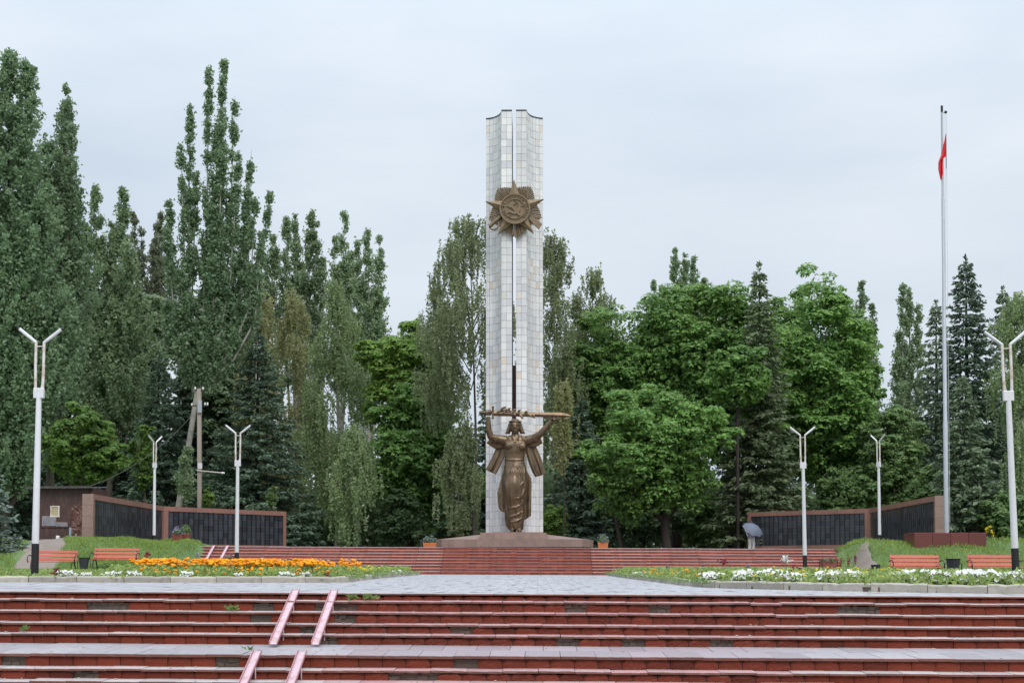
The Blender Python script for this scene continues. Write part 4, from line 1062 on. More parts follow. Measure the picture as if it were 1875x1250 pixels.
# ------------------------------------------------------------------ shed
sdp = 70.0; sx0 = X(70, sdp); sx1 = X(172, sdp); sz = ground_z((sx0+sx1)/2, sdp)-.02; scx = (sx0+sx1)/2; hwS = (sx1-sx0)/2
t = thing('shed', 'shabby brown sheet metal shed with a flat roof beside the left memorial wall', 'shed', (scx, sdp, sz))
def zs(py): return Z(py, sdp)-sz
def xs_(px): return X(px, sdp)-scx
MB().box((-hwS+.02, .06, .15), (hwS-.02, 2.6, zs(893))).build('shed_body', M['rust_metal'], t)
for a, b, y0, y1, dy, nm, mm in ((70,100,922,893,0,'wall_sheet','rust_metal'),(100,130,921,893,-.012,'wall_sheet','rust_metal'),(130,162,922,893,-.004,'wall_sheet','rust_metal'),
        (70,93,965,921,-.03,'wall_sheet','rust_metal'),(108,131,965,921,-.03,'wall_sheet','rust_metal'),(93,108,926,921,-.03,'wall_sheet','rust_metal'),(93,108,965,944,-.03,'wall_sheet','rust_metal'),(72,126,992,966,.0,'lower_panel','rust_metal')):
    m = MB(); x0, x1 = xs_(a), xs_(b); n = 10; z0, z1 = zs(y0), zs(y1); V = []
    for i in range(n+1):
        x = x0+.004+(x1-x0-.008)*i/n; y = dy+(.012 if i % 2 else 0); V += [(x, y, z0), (x, y, z1)]
    m.add(V, [(2*i, 2*i+2, 2*i+3, 2*i+1) for i in range(n)]); o = m.build(nm, M[mm], t); s_ = o.modifiers.new('s', 'SOLIDIFY'); s_.thickness = .01
# crumpled foil-like sheet over the door
rg = np.random.RandomState(8); V = []; n, mm = 14, 20
for j in range(mm+1):
    for i in range(n+1):
        u, v = i/n, j/mm; x = xs_(131)+(xs_(163)-xs_(131))*u*(1-.25*max(0, v-.7)/.3); z = zs(922)+(zs(990)-zs(922))*v
        V.append((x, -.05-.05*rg.rand()-.03*math.sin(u*7+v*9), z))
MB().add(V, [(j*(n+1)+i, (j+1)*(n+1)+i, (j+1)*(n+1)+i+1, j*(n+1)+i+1) for j in range(mm) for i in range(n)]).build('door_sheet', M['rust_metal2'], t)
MB().box((xs_(93)-.01, -.02, zs(944)), (xs_(108)+.01, .05, zs(926))).build('window_board', M['board'], t)
for a, b, c, d in ((92,94,944,926),(106.5,108.5,944,926)): MB().box((xs_(a), -.05, zs(c)), (xs_(b), 0, zs(d))).build('window_frame', M['rusty_white'], t)
for c, d in ((945.5,943),(927,925)): MB().box((xs_(91.5), -.052, zs(c)), (xs_(109), -.001, zs(d))).build('window_frame', M['rusty_white'], t)
o = MB().box((xs_(77), -.048, zs(962)), (xs_(103), -.034, zs(943.5))).build('zinc_patch', M['zinc'], t)
MB().box((xs_(103.2), -.046, zs(963)), (xs_(124), -.036, zs(955))).build('zinc_patch', M['zinc'], t)
MB().box((xs_(127), -.06, zs(998)), (xs_(131), .0, zs(965))).build('door_post', M['blue_paint'], t)
MB().box((xs_(153), -.10, zs(992)), (xs_(158), -.09, zs(968))).build('torn_strip', M['sign'], t)
MB().box((xs_(138), -.11, zs(987)), (xs_(142), -.10, zs(976))).build('torn_strip', M['zinc'], t)
MB().obox((xs_(51), .9, zs(889.6)), (xs_(170), .9, zs(889.0)), 2.6, .035, (0,-.06,1)).build('roof', M['zinc'], t)
MB().obox((xs_(51), -.40, zs(890.4)), (xs_(170), -.40, zs(889.8)), .05, .05).build('roof_batten', M['rust_metal'], t)
MB().obox((xs_(68), -.30, zs(989)), (xs_(124), -.30, zs(987.5)), .12, .04).build('ledge_board', M['rust_metal'], t)
for px in (74, 118): MB().box((xs_(px)-.03, -.33, 0), (xs_(px)+.03, -.27, zs(989))).build('ledge_post', M['rust_metal'], t)
o = MB().box((-.08,-.08,0),(.08,.08,.2)).build('white_block', M['sign'], None, False, (X(106, 67.5), 67.5, ground_z(X(106, 67.5), 67.5))); bevel(o, .02); tag(o, 'small white block on the ground in front of the shed', 'block')
# ------------------------------------------------------------------ utility pole and cable
ud = 91.0; ux = X(366, ud); uz = ground_z(ux, ud)
t = thing('utility_pole', 'tapered concrete utility pole with insulators behind the left memorial wall', 'utility pole', (ux, ud, uz))
def up(px, py, y=0.): p = at(px, py, ud); return Vector((p.x-ux, y, p.z-uz))
MB().obox((0,0,0), up(365, 712), .24, .26).build('pole', M['pole_concrete'], t)
MB().obox(up(356.5,714), up(374,714), .1, .09).build('crossarm', M['iron'], t); MB().obox(up(351,742.5), up(382,742.5), .1, .07).build('crossarm', M['iron'], t)
for px, py in ((357.5,711),(372,711),(351.5,740.5),(375.5,739.5),(380,739.5)):
    p = up(px, py, -.02); MB().tube([p-Vector((0,0,.09)), p, p+Vector((0,0,.04)), p+Vector((0,0,.10))], [.035,.07,.05,.06], 8).build('insulator', M['ceramic'], t, True)
MB().box(tuple(up(364,756)+Vector((-.02,-.25,0))), tuple(up(371,734)+Vector((0,-.14,0)))).build('junction_box', M['galv'], t)
MB().box(tuple(up(363.3,858)+Vector((0,-.17,0))), tuple(up(371.3,847.5)+Vector((0,-.145,0)))).build('number_plate', M['sign'], t)
MB().obox(up(361,861,-.18), up(409,865.5,-.18), .07, .06).build('side_arm', M['rusty_white'], t); MB().tube([up(407,865.6,-.18), up(412.5,866.2,-.18)], [.07,.05], 8).build('side_lamp', M['sign'], t)
a = at(362, 748, ud); b = Vector((scx+hwS-.4, sdp+.6, sz+zs(889)+.05)); pts = []
for i in range(25):
    f = i/24; p = a.lerp(b, f); p.z -= 1.3*4*f*(1-f)*.5; pts.append(p)
o = MB().tube(pts, .013, 5).build('power_cable', M['wire']); tag(o, 'thin sagging cable from the utility pole to the shed roof', 'cable')
# distant lamp between the trees
dd = 105.0; q = at(771, 985, dd); t = thing('street_lamp', 'small distant grey lamp post between trees left of the obelisk', 'street lamp', (q.x, dd, ground_z(q.x, dd)))
h = Z(903, dd)-ground_z(q.x, dd)
MB().tube([(0,0,0),(0,0,h*.97)], [.06,.05], 8).build('pole', M['galv'], t); MB().tube([(0,0,h*.95),(0,0,h),(-.25,0,h+.15)], .03, 8).build('lamp_arm', M['galv'], t); MB().ell((-.3,0,h+.17), (.17,.08,.05)).build('lamp_head', M['galv'], t)
# ------------------------------------------------------------------ planters
def flower_ball(n, rx, rz, rg, s):
    d = rg.normal(size=(n, 3)); d /= np.linalg.norm(d, axis=1, keepdims=True); d[:, 2] = abs(d[:, 2])*.9+.05
    c = d*np.array([rx, rx, rz])*rg.uniform(.6, 1, (n, 1)); return cards(c, d+rg.normal(0, .5, (n, 3)), rg.uniform(.6, 1.2, n)*s, .8, rg)
def planter(px, py, d, w, hgt, box, label, flowers, ph, frame=False, z=None, leaf='bush', n=170):
    p = at(px, py, d); z0 = z if z is not None else p.z; rg = np.random.RandomState(int(px))
    t = thing('planter', label, 'planter', (p.x, d, z0)); b0 = .25 if frame else 0
    w2 = w/2
    poly = lambda k, zz: [(-k, -k*.8, zz), (k, -k*.8, zz), (k, k*.8, zz), (-k, k*.8, zz)]
    o = MB().loft([poly(w2*.88, b0), poly(w2, b0+hgt)]).build('box', M[box], t); bevel(o, .012)
    if frame:
        for sx in (-1, 1):
            for sy in (-1, 1): MB().tube([(sx*(w2+.02), sy*w2*.8, 0), (sx*(w2+.02), sy*w2*.8, b0+hgt+.1)], .018, 6).build('stand_leg', M['iron'], t)
        for sy in (-1, 1): MB().tube([(-w2-.02, sy*w2*.84, b0+hgt+.05), (w2+.02, sy*w2*.84, b0+hgt+.05)], .018, 6).build('stand_rail', M['iron'], t)
    V = flower_ball(n, w2*1.15, ph, rg, .055); V[..., 2] += b0+hgt-.02; ob('foliage', card_mesh('foliage', V, M[leaf]), t)
    if flowers:
        V = flower_ball(n//2, w2*1.2, ph*1.12, rg, .045); V[..., 2] += b0+hgt; ob('blossom', card_mesh('blossom', V, M[flowers]), t)
    return t
planter(787, 999.5, 71, .66, .32, 'planter', 'orange planter with grey-green plants left of the plinth', None, .42, z=TER_Z+.0, leaf='spruce_blue', n=260)
planter(1104, 1000.5, 71, .52, .34, 'planter', 'orange planter with purple flowers right of the plinth', 'lavender', .44, z=TER_Z-.01, n=260)
planter(326, 992, 66.2, .50, .36, 'planter_red', 'dark red planter with dark purple plants on the left bank', 'lavender', .34, leaf='bush_dk', z=ground_z(X(326, 66.2), 66.2)-.02)
planter(340, 992, 66.6, .42, .34, 'planter_red', 'dark planter with pale green plants on the left bank by the stairs', None, .5, leaf='bush', z=ground_z(X(340, 66.6), 66.6)-.02)
planter(418, 1040, 59.5, .46, .34, 'planter', 'orange planter in a black stand beside the left mid lamp', 'pinkpetal', .22, True, z=plaza_z(-13, 59.5))
planter(1517, 1040, 60.5, .62, .40, 'planter_red', 'planter with pinkish trailing plants in a black stand at the right stairs', 'pinkpetal', .22, True, z=plaza_z(12, 60.5))
# ------------------------------------------------------------------ person under an umbrella
pd = 80.0; P_ = at(1375.5, 1000, pd); PZ = TER_Z-ROLL*P_.x-.012
t = thing('person', 'person in pale jacket and white trousers walking under an umbrella by the right wall', 'person', (P_.x, pd, PZ), R(28))
bm = bmesh.new(); 
jn = {'pel': (0,0,.93,.13), 'chest': (0,.01,1.28,.15), 'neckb': (0,.0,1.46,.065), 'neck': (0,-.01,1.54,.055), 'head': (0,-.02,1.63,.095), 'crown': (0,-.01,1.71,.075),
      'lk': (-.10,-.05,.50,.062), 'la': (-.11,.04,.09,.042), 'lf': (-.11,-.12,.035,.035), 'rk': (.10,-.10,.50,.062), 'ra': (.10,.00,.09,.042), 'rf': (.10,-.17,.035,.035), 'lh': (-.09,0,.86,.085), 'rh': (.09,0,.86,.085),
      'ls': (-.18,0,1.40,.06), 'le': (-.25,.05,1.13,.045), 'lw': (-.24,-.06,.90,.032), 'rs': (.18,0,1.40,.06), 're': (.24,-.05,1.15,.045), 'rw': (.16,-.26,1.25,.032)}
ed = [('pel','chest'),('chest','neckb'),('neckb','neck'),('neck','head'),('head','crown'),('pel','lh'),('lh','lk'),('lk','la'),('la','lf'),('pel','rh'),('rh','rk'),('rk','ra'),('ra','rf'),('neckb','ls'),('ls','le'),('le','lw'),('neckb','rs'),('rs','re'),('re','rw')]
names = list(jn); V = [jn[k][:3] for k in names]; E = [(names.index(a), names.index(b)) for a, b in ed]; RR = [jn[k][3] for k in names]
for w, sgn, base in ((jn['lw'], -1, 'lw'), (jn['rw'], 1, 'rw')):        # palms and fingers
    wi = names.index(base); c = Vector(w[:3]); dr = Vector((0,-.3,-1)).normalized() if base == 'lw' else Vector((-.5,-.6,.55)).normalized()
    V.append(c+dr*.07); RR.append(.028); E.append((wi, len(V)-1)); pi = len(V)-1
    for k in range(5):
        off = Vector(((k-2)*.016, 0, 0)) if k else Vector((.035*sgn*-1, -.02, 0))
        V.append(c+dr*(.10 if k else .08)+off); RR.append(.010); V.append(c+dr*(.10 if k else .08)+off+(Vector((0,-.035,0)) if base == 'rw' else dr*.05)); RR.append(.008)
        E += [(pi, len(V)-2), (len(V)-2, len(V)-1)]
me = bpy.data.meshes.new('body'); me.from_pydata(V, E, []); bo = ob('body', me, t)
sk = bo.modifiers.new('skin', 'SKIN'); sk.use_smooth_shade = True; bo.modifiers.new('sub', 'SUBSURF').levels = 1
for i, v in enumerate(me.skin_vertices[0].data): v.radius = (RR[i], RR[i]); v.use_root = (i == 0)
me.materials.append(M['skin'])
def ringz(cx, cy, z, rx, ry, n=16): return [(cx+rx*math.cos(2*math.pi*k/n), cy+ry*math.sin(2*math.pi*k/n), z) for k in range(n)]
MB().loft([ringz(0,0,.80,.205,.15), ringz(0,0,.95,.20,.145), ringz(0,.005,1.12,.19,.14), ringz(0,.01,1.30,.21,.15), ringz(0,.01,1.41,.20,.12), ringz(0,0,1.47,.10,.085)]).build('jacket', M['jacket'], t, True)
for s, a, b, c in ((-1,'ls','le','lw'), (1,'rs','re','rw')): MB().tube([jn[a][:3], jn[b][:3], jn[c][:3]], [.085,.066,.052], 12).build('sleeve', M['jacket'], t, True)
for a, b, c in (('lh','lk','la'), ('rh','rk','ra')): MB().tube([jn[a][:3], jn[b][:3], jn[c][:3]], [.118,.088,.075], 12).build('trouser_leg', M['trousers'], t, True)
MB().loft([ringz(0,0,.78,.17,.13), ringz(0,0,.95,.18,.135)]).build('trouser_seat', M['trousers'], t, True)
MB().ell((0,.005,1.665), (.105,.115,.11)).build('hair', M['hair'], t, True)
for a in ('lf','rf'): MB().ell((jn[a][0], jn[a][1]+.06, .045), (.05,.14,.045)).build('shoe', M['trousers'], t, True)
um = thing('umbrella', 'slate grey umbrella tilted over the walking person', 'umbrella', at(1377, 962, pd-.25) + Vector((0,0,-.28)))
um.rotation_euler = (R(36), R(20), R(6))
n = 8; m = MB(); V = [(0,0,.36)]
for j in range(1, 6):
    r_ = .62*j/5; 
    for k in range(n*2):
        a_ = math.pi*k/n; sag = .92 if k % 2 else 1.0
        V.append((r_*sag*math.cos(a_), r_*sag*math.sin(a_), .36-.30*(j/5)**2.1+(.03 if k % 2 else 0)*(j/5)))
Fq = [(0, 1+k, 1+(k+1) % 16) for k in range(16)]+[(1+j*16+k, 1+(j+1)*16+k, 1+(j+1)*16+(k+1) % 16, 1+j*16+(k+1) % 16) for j in range(4) for k in range(16)]
o = m.add(V, Fq).build('canopy', M['umbrella'], um); s_ = o.modifiers.new('s', 'SOLIDIFY'); s_.thickness = .008
for k in range(8):
    a_ = 2*math.pi*k/8; MB().tube([(0,0,.335), (.33*math.cos(a_), .33*math.sin(a_), .27), (.60*math.cos(a_), .60*math.sin(a_), .06)], .005, 5).build('rib', M['iron'], um)
MB().tube([(0,0,.44),(0,0,-.42)], .009, 6).build('shaft', M['iron'], um); MB().tube([(0,0,-.40),(0,0,-.52),(.03,0,-.56),(.06,0,-.53)], .014, 6).build('handle', M['iron'], um)
# ------------------------------------------------------------------ trees
def unit(a): return a/np.maximum(1e-6, np.linalg.norm(a, axis=-1, keepdims=True))
def limb(m, p, q, r0, r1, rg, bend=.15, n=5, seg=6):
    p = Vector(p); q = Vector(q); L = (q-p).length; o = Vector(rg.normal(size=3))*L*bend
    pts = [p.lerp(q, i/n)+o*math.sin(math.pi*i/n)*.5 for i in range(n+1)]
    m.tube(pts, [r0+(r1-r0)*i/n for i in range(n+1)], seg)
def finish(label, cat, loc, crownV, mat, trunkMB, bark, name, group=None):
    t = thing(name, label, cat, loc, 0, group)
    ob('crown', card_mesh('crown', crownV, M[mat]), t)
    if trunkMB is not None: trunkMB.build('trunk', M[bark], t, True)
    return t
def broadleaf(label, px, d, ytop, ybot, hw, mat='maple', seed=0, ncl=70, per=230, leaf=.20, bark='bark_dark', name='maple_tree', depth=None, fork=.35, zbase=None, tr=.28, tpx=None, cat='tree'):
    rg = np.random.RandomState(seed+1000); x = X(px, d); zb = ground_z(x, d) if zbase is None else zbase
    rx = hw*d/F; z1 = Z(ytop, d)-zb; z0 = Z(ybot, d)-zb; cz = (z0+z1)/2; rz = (z1-z0)/2; ry = depth or rx*.85
    k = np.arange(ncl)+.5; ph = np.arccos(1-2*k/ncl); th = math.pi*(1+5**.5)*k+rg.rand()*6
    D = np.stack([np.cos(th)*np.sin(ph), np.sin(th)*np.sin(ph), np.cos(ph)], 1)+rg.normal(0, .16, (ncl, 3)); D = unit(D)
    f = rg.uniform(.66, .98, ncl)
    nlb = 6; lo = unit(rg.normal(size=(nlb, 3)))*rg.uniform(.28, .42, (nlb, 1)); lo[0] = (0, 0, -.05); lo[1] = (lo[1, 0]*.4, -.1, .36); lo[:, 0] *= 1.35; lo[:, 1] = -abs(lo[:, 1])*.7; lr = rg.uniform(.54, .68, nlb); lr[0] = .74; ncl = int(ncl*1.3); k = np.arange(ncl)+.5; ph = np.arccos(1-2*k/ncl); th = math.pi*(1+5**.5)*k+rg.rand()*6; D = unit(np.stack([np.cos(th)*np.sin(ph), np.sin(th)*np.sin(ph), np.cos(ph)], 1)+rg.normal(0, .16, (ncl, 3))); f = rg.uniform(.60, .95, ncl)
    who = rg.randint(0, nlb, ncl); C = (lo[who]+D*(lr[who]*f)[:, None])*np.array([rx, ry, rz])
    rc = rg.uniform(.15, .29, ncl)*(rx*ry*rz)**(1/3)
    keep = C[:, 1] < ry*.55                                    # the far back is never seen
    C = C[keep]; rc = rc[keep]; D = D[keep]
    cs = []; ns = []
    for c, r_, d_ in zip(C, rc, D):
        n = int(1.55*per*rg.uniform(.7, 1.3)); nb = 7                 # each clump is a heap of leaf layers
        sub = unit(rg.normal(size=(nb, 3))*np.array([1, 1, .7])+d_*.5+np.array([0, -.25, .25]))*r_*rg.uniform(.45, .95, (nb, 1))
        w = rg.randint(0, nb, n); dd_ = unit(rg.normal(size=(n, 3))); dd_[:, 2] = np.where(rg.rand(n) < .72, abs(dd_[:, 2]), dd_[:, 2])
        p = c+sub[w]*np.array([1.1, 1.1, .95])+dd_*np.array([1.05, 1.05, .62])*r_*.50*rg.uniform(.72, 1.05, (n, 1))
        cs.append(p); ns.append(dd_*.8+np.array([0, -.1, .75])+rg.normal(0, .35, (n, 3)))
    ni = int(len(C)*per*.36); u = unit(rg.normal(size=(ni, 3)))*rg.uniform(.15, .8, (ni, 1))*np.array([rx, ry, rz]); cs.append(u); ns.append(rg.normal(size=(ni, 3)))
    c = np.concatenate(cs)+np.array([0, 0, cz]); nn = np.concatenate(ns)
    V = cards(c, nn, rg.uniform(.65, 1.3, len(c))*leaf*.66, .85, rg)
    m = MB(); tx = 0 if tpx is None else X(tpx, d)-x
    fk = Vector((tx*.6, 0, max(.6, z0+(z1-z0)*fork*.5))); limb(m, (tx, 0, -.2), fk, tr, tr*.75, rg, .05, 5, 9)
    idx = rg.choice(len(C), min(14, len(C)), False)
    for i in idx:
        q = Vector(C[i])*.85+Vector((0, 0, cz)); limb(m, fk+Vector((0, 0, -rg.rand()*.4)), q, tr*.42, .03, rg, .16)
    return finish(label, cat, (x, d, zb), V, mat, m, bark, name)
def poplar(label, px, d, tops, ybot, mat='poplar', seed=0, leaf=.17, dens=1.0, bark='bark_poplar', trunk_px=None, tr=.3, name='poplar_tree', forky=None):
    rg = np.random.RandomState(seed+2000); x = X(px, d); zb = ground_z(x, d); z0 = Z(ybot, d)-zb
    cs = []; m = MB(); bx = 0 if trunk_px is None else X(trunk_px, d)-x
    fz = (Z(forky, d)-zb) if forky else max(1.5, z0*.6)
    fork = Vector((0, 0, fz)); limb(m, (bx, 0, -.2), fork, tr, tr*.7, rg, .02, 6, 9)
    for (tx, ty, R0) in tops:
        top = Vector((X(tx, d)-x, rg.normal(0, .9), Z(ty, d)-zb)); side = top.x
        mid = fork.lerp(top, .45); mid.x = top.x*.85+rg.normal(0, .15); 
        pts = [fork, fork.lerp(mid, .5)+Vector((side*.12, 0, -.1)), mid, mid.lerp(top, .5), top]
        m.tube(pts[:4]+[pts[3].lerp(top, .85)], [tr*.5, tr*.4, tr*.25, .05, .012], 6)
        Pz = np.array([[p.x, p.y, p.z] for p in pts]); Ltot = top.z-z0
        if Ltot <= 0: continue
        nb = int(Ltot*4.6*dens*(R0/1.1)**.8)+6
        t = rg.rand(nb)**.9; zz = z0+Ltot*t*.985; cx = np.interp(zz, Pz[:, 2], Pz[:, 0]); cy = np.interp(zz, Pz[:, 2], Pz[:, 1])
        rad = 1.12*R0*np.minimum(1, (1-t)**.62*1.15+.06)*np.minimum(1, .7+t*2.2)*rg.uniform(.55, 1.15, nb)
        an = rg.rand(nb)*2*math.pi
        nl = 60
        s_ = rg.rand(nb, nl)**.75
        px_ = cx[:, None]+np.cos(an)[:, None]*rad[:, None]*s_; py_ = cy[:, None]+np.sin(an)[:, None]*rad[:, None]*s_
        pz_ = zz[:, None]+rad[:, None]*(1.35*s_**1.3)-.2*rad[:, None]
        P = np.stack([px_, py_, pz_], -1).reshape(-1, 3)+rg.normal(0, .115, (nb*nl, 3))*np.array([1, 1, 1.3]); P[:, 2] = np.minimum(P[:, 2], top.z+rg.normal(0, .12, len(P)))
        cs.append(P)
    c = np.concatenate(cs); n = rg.normal(size=c.shape); n[:, 2] = n[:, 2]*.7+.25; n[:, 1] -= .35
    V = cards(c, n, rg.uniform(.6, 1.25, len(c))*leaf*.60, .8, rg)
    return finish(label, 'tree', (x, d, zb), V, mat, m, bark, name)
def spruce(label, px, d, ytop, hw, mat='spruce', seed=0, ybot=1000, dens=1.0, name='spruce_tree', droop=.5, needle=.40, cat='tree', trunk_px=None, wide=.80):
    rg = np.random.RandomState(seed+3000); x = X(px, d); zb = ground_z(x, d); H_ = Z(ytop, d)-zb; RB = hw*d/F; zlow = max(.3, Z(ybot, d)-zb)
    cs = []; ds = []; ls = []; z = zlow; m = MB(); m.tube([((X(trunk_px, d)-x) if trunk_px else 0, 0, -.2), (0, 0, H_*.5), (0, 0, H_*.985)], [.012*H_+.06, .008*H_+.02, .012], 8)
    while z < H_*.985:
        t = (z-zlow)/(H_-zlow); L0 = RB*(1-t)**wide+.10; nb = int((4+5*(1-t))*dens)+3; a0 = rg.rand()*6.28
        for b in range(nb):
            a = a0+6.283*b/nb+rg.normal(0, .25); L = L0*rg.uniform(.62, 1.12)
            if math.sin(a) > .55 and t < .85: continue
            zz = z+rg.normal(0, .12); ns_ = max(3, int(L*7*dens**.5))
            u = (np.arange(ns_)+rg.rand(ns_))/ns_; u = .12+.88*u
            r_ = L*u; hz = zz-droop*L*.55*(u**1.2)+.28*L*np.maximum(0, u-.55)**1.4*1.6
            bxp = np.cos(a)*r_; byp = np.sin(a)*r_
            k = 5
            for q in range(k):
                lat = rg.normal(0, .16+.10*L*.3, ns_)*(1.15-u)
                c = np.stack([bxp-np.sin(a)*lat, byp+np.cos(a)*lat, hz+rg.normal(0, .05, ns_)], 1)
                dr = np.stack([np.cos(a)*.75-np.sin(a)*np.sign(lat)*.8+rg.normal(0, .3, ns_), np.sin(a)*.75+np.cos(a)*np.sign(lat)*.8+rg.normal(0, .3, ns_), -.45*droop*1.6+rg.normal(0, .28, ns_)], 1)
                cs.append(c); ds.append(dr); ls.append(needle*rg.uniform(.6, 1.25, ns_)*(1.0-.35*t))
            if z < H_*.6 and b % 3 == 0: m.tube([(0, 0, zz), (math.cos(a)*L*.5, math.sin(a)*L*.5, zz-droop*L*.2)], [.035, .012], 4)
        z += .30+.12*(1-t)+rg.rand()*.08
    nt_ = 30; c = np.zeros((nt_, 3)); c[:, 2] = H_-rg.rand(nt_)**2*1.2; dr = rg.normal(size=(nt_, 3)); dr[:, 2] = abs(dr[:, 2])+.3; cs.append(c); ds.append(dr); ls.append(np.full(nt_, .28))
    c = np.concatenate(cs); dr = np.concatenate(ds); l = np.concatenate(ls)
    return finish(label, cat, (x, d, zb), cards_dir(c, dr, l*1.08, l*.23, rg), mat, m, 'bark_dark', name)
def birch(label, px, d, ytop, hw, ybot, mat='birch', seed=0, strands=420, per=34, leaf=.115, name='birch_tree', bark='bark_birch', trunk_px=None, tr=.16, maxlen=3.6, spiky=.5):
    rg = np.random.RandomState(seed+4000); x = X(px, d); zb = ground_z(x, d); H_ = Z(ytop, d)-zb; RX = hw*d/F; z0 = Z(ybot, d)-zb
    bx = 0 if trunk_px is None else X(trunk_px, d)-x; m = MB()
    tp = [Vector((bx, 0, -.2)), Vector((bx*.6+rg.normal(0, .2), 0, H_*.35)), Vector((rg.normal(0, .2), 0, H_*.7)), Vector((0, 0, H_*.98))]
    m.tube(tp, [tr, tr*.75, tr*.4, .02], 8)
    nb = max(22, strands//11); cs = []
    for b in range(nb):
        t = rg.rand()**.8; za = z0+(H_-z0)*(.12+.86*t); reach = RX*min(1, (1-t)**.55*1.05+.10)*rg.uniform(.4, 1.05)*(min(1, .55+t*1.5))
        a = rg.rand()*6.283
        if math.sin(a) > .6: a = -a
        z_up = za+reach*rg.uniform(.25, .7)*spiky; z_up = min(z_up, H_-.1)
        tipx, tipy = math.cos(a)*reach, math.sin(a)*reach
        x0 = tp[2].x*min(1, za/H_)
        arc = [(x0, 0, za-reach*.55), (tipx*.5, tipy*.5, z_up-.1), (tipx*.85, tipy*.85, z_up+.05), (tipx*1.05, tipy*1.05, z_up-.5)]
        if b % 2 == 0: m.tube(arc, [.05, .03, .018, .008], 4)
        A = np.array(arc); k = max(5, strands//nb)
        for s_ in range(k):
            u = rg.uniform(.25, 1)*3; i = min(2, int(u)); p = A[i]+(A[i+1]-A[i])*(u-i)+rg.normal(0, .22, 3)
            Ln = rg.uniform(.5, 1)*maxlen*(.45+.55*(1-t)); n = int(1.7*per*Ln/maxlen)+8; w = np.sort(rg.rand(n))
            sway = rg.normal(0, .10, 2)
            c = np.stack([p[0]+sway[0]*w+rg.normal(0, .055, n), p[1]+sway[1]*w+rg.normal(0, .055, n), np.maximum(p[2]-Ln*w, z0-.6*rg.rand())], 1); cs.append(c)
    c = np.concatenate(cs); n = rg.normal(size=c.shape); n[:, 2] *= .6; n[:, 1] -= .3
    dr = rg.normal(0, .5, c.shape); dr[:, 2] = -1
    V = cards(c, n, rg.uniform(.6, 1.2, len(c))*leaf*.74, .72, rg)
    return finish(label, 'tree', (x, d, zb), V, mat, m, bark, name)
# --- left side
poplar('huge dense poplar cut by the left picture edge', 10, 84, [(-95,110,2.6),(-50,30,2.4),(8,84,2.3),(42,98,2.0),(-15,190,2.6),(30,260,2.6),(70,330,2.3),(20,450,3.0),(90,520,2.4)], 905, 'poplar_dk', 1, .20, 1.05, bark='bark_dark')
poplar('tall poplar with a ragged right edge beside the huge left one', 92, 88, [(88,150,1.5),(103,135,1.0),(130,230,.9),(120,330,1.8),(75,250,2.0),(135,420,1.3),(100,450,2.3)], 700, 'poplar_dk', 2, .19, 1.0, bark='bark')
poplar('mid-height poplar with two pointed tops left of the tallest poplar', 200, 101, [(176,342,1.0),(215,334,1.2),(195,400,2.0),(150,405,1.6),(240,445,1.6),(215,500,2.4),(160,520,2.4),(260,540,2.0)], 800, 'poplar', 3, .19, 1.0, bark='bark')
poplar('pale distant poplar with thin bare tips behind the left trees', 274, 142, [(252,396,1.1),(262,420,1.2),(276,402,1.1),(297,388,1.2),(285,440,1.5)], 700, 'poplar_far', 4, .20, .9)
poplar('tallest Lombardy poplar with many upright stems and a pale leaning trunk', 358, 93, [(398,93,.62),(377,118,.5),(417,138,.45),(388,200,.75),(406,230,.75),(345,188,.50),(333,262,.42),(347,300,.6),(308,365,.5),(316,430,.6),(441,262,.5),(456,252,.42),(436,350,.7),(493,350,.40),(472,372,.42),(483,430,.5),(458,430,.7),(392,370,.9),(365,430,1.0),(420,470,1.1),(335,500,1.0),(305,560,1.2),(455,520,1.3),(395,540,1.8),(350,590,2.0),(420,600,2.0)], 705, 'poplar_dk', 5, .18, 1.15, trunk_px=311, tr=.23, forky=720)
poplar('grey-green poplar with four tips right of the tallest poplar', 540, 121, [(519,386,1.0),(546,400,1.1),(566,374,1.1),(579,402,.8),(500,432,1.0),(486,472,.9),(590,470,.9),(545,480,1.8)], 720, 'poplar', 6, .19, .95)
poplar('narrow single-spired poplar with a bare brown tip', 622, 123, [(626,374,.95),(611,432,.9),(640,455,1.0),(622,480,1.6)], 720, 'poplar', 7, .19, .95)
poplar('twin-topped grey-green poplar nearest the sky gap left of the obelisk', 672, 119, [(655,430,1.0),(674,424,1.0),(691,424,.9),(692,530,1.2),(665,520,1.6),(683,600,1.5)], 760, 'poplar', 8, .19, .95)
birch('yellowish weeping birch right of the tallest poplar', 468, 108, 492, 62, 940, 'birch_y', 1, 520, 36, .13, maxlen=3.6)
birch('olive weeping birch between the spruce and the grey-green poplars', 535, 107, 515, 70, 960, 'birch_y', 2, 560, 36, .13)
birch('broad light green birch filling the gap above the left wall end', 615, 104, 505, 82, 985, 'birch_g', 3, 820, 38, .13, maxlen=4.0)
birch('young light green birch with low hanging branches right of the left wall', 650, 94, 775, 62, 985, 'birch_g', 4, 420, 34, .12, maxlen=2.6)
spruce('large dark spruce behind the left memorial wall', 470, 97, 603, 128, 'spruce', 1, 985, 1.25)
spruce('dark spruce behind the small left lamp', 288, 99, 645, 96, 'spruce', 2, 985, 1.15)
spruce('shaded spruce behind the shed under the huge poplar', 35, 92, 690, 105, 'spruce', 3, 990, 1.1)
spruce('dark spruce between the bright green tree and the tallest poplar trunk', 205, 105, 640, 90, 'spruce', 4, 985, 1.1)
broadleaf('bright green elm crown above the shed roof', 150, 80, 742, 905, 84, 'elm', 1, 46, 190, .17, name='elm_tree', tr=.16, bark='bark')
broadleaf('small bright green sapling left of the dark left spruce', 262, 92, 770, 905, 32, 'elm', 2, 20, 130, .15, name='sapling', tr=.08, bark='bark')
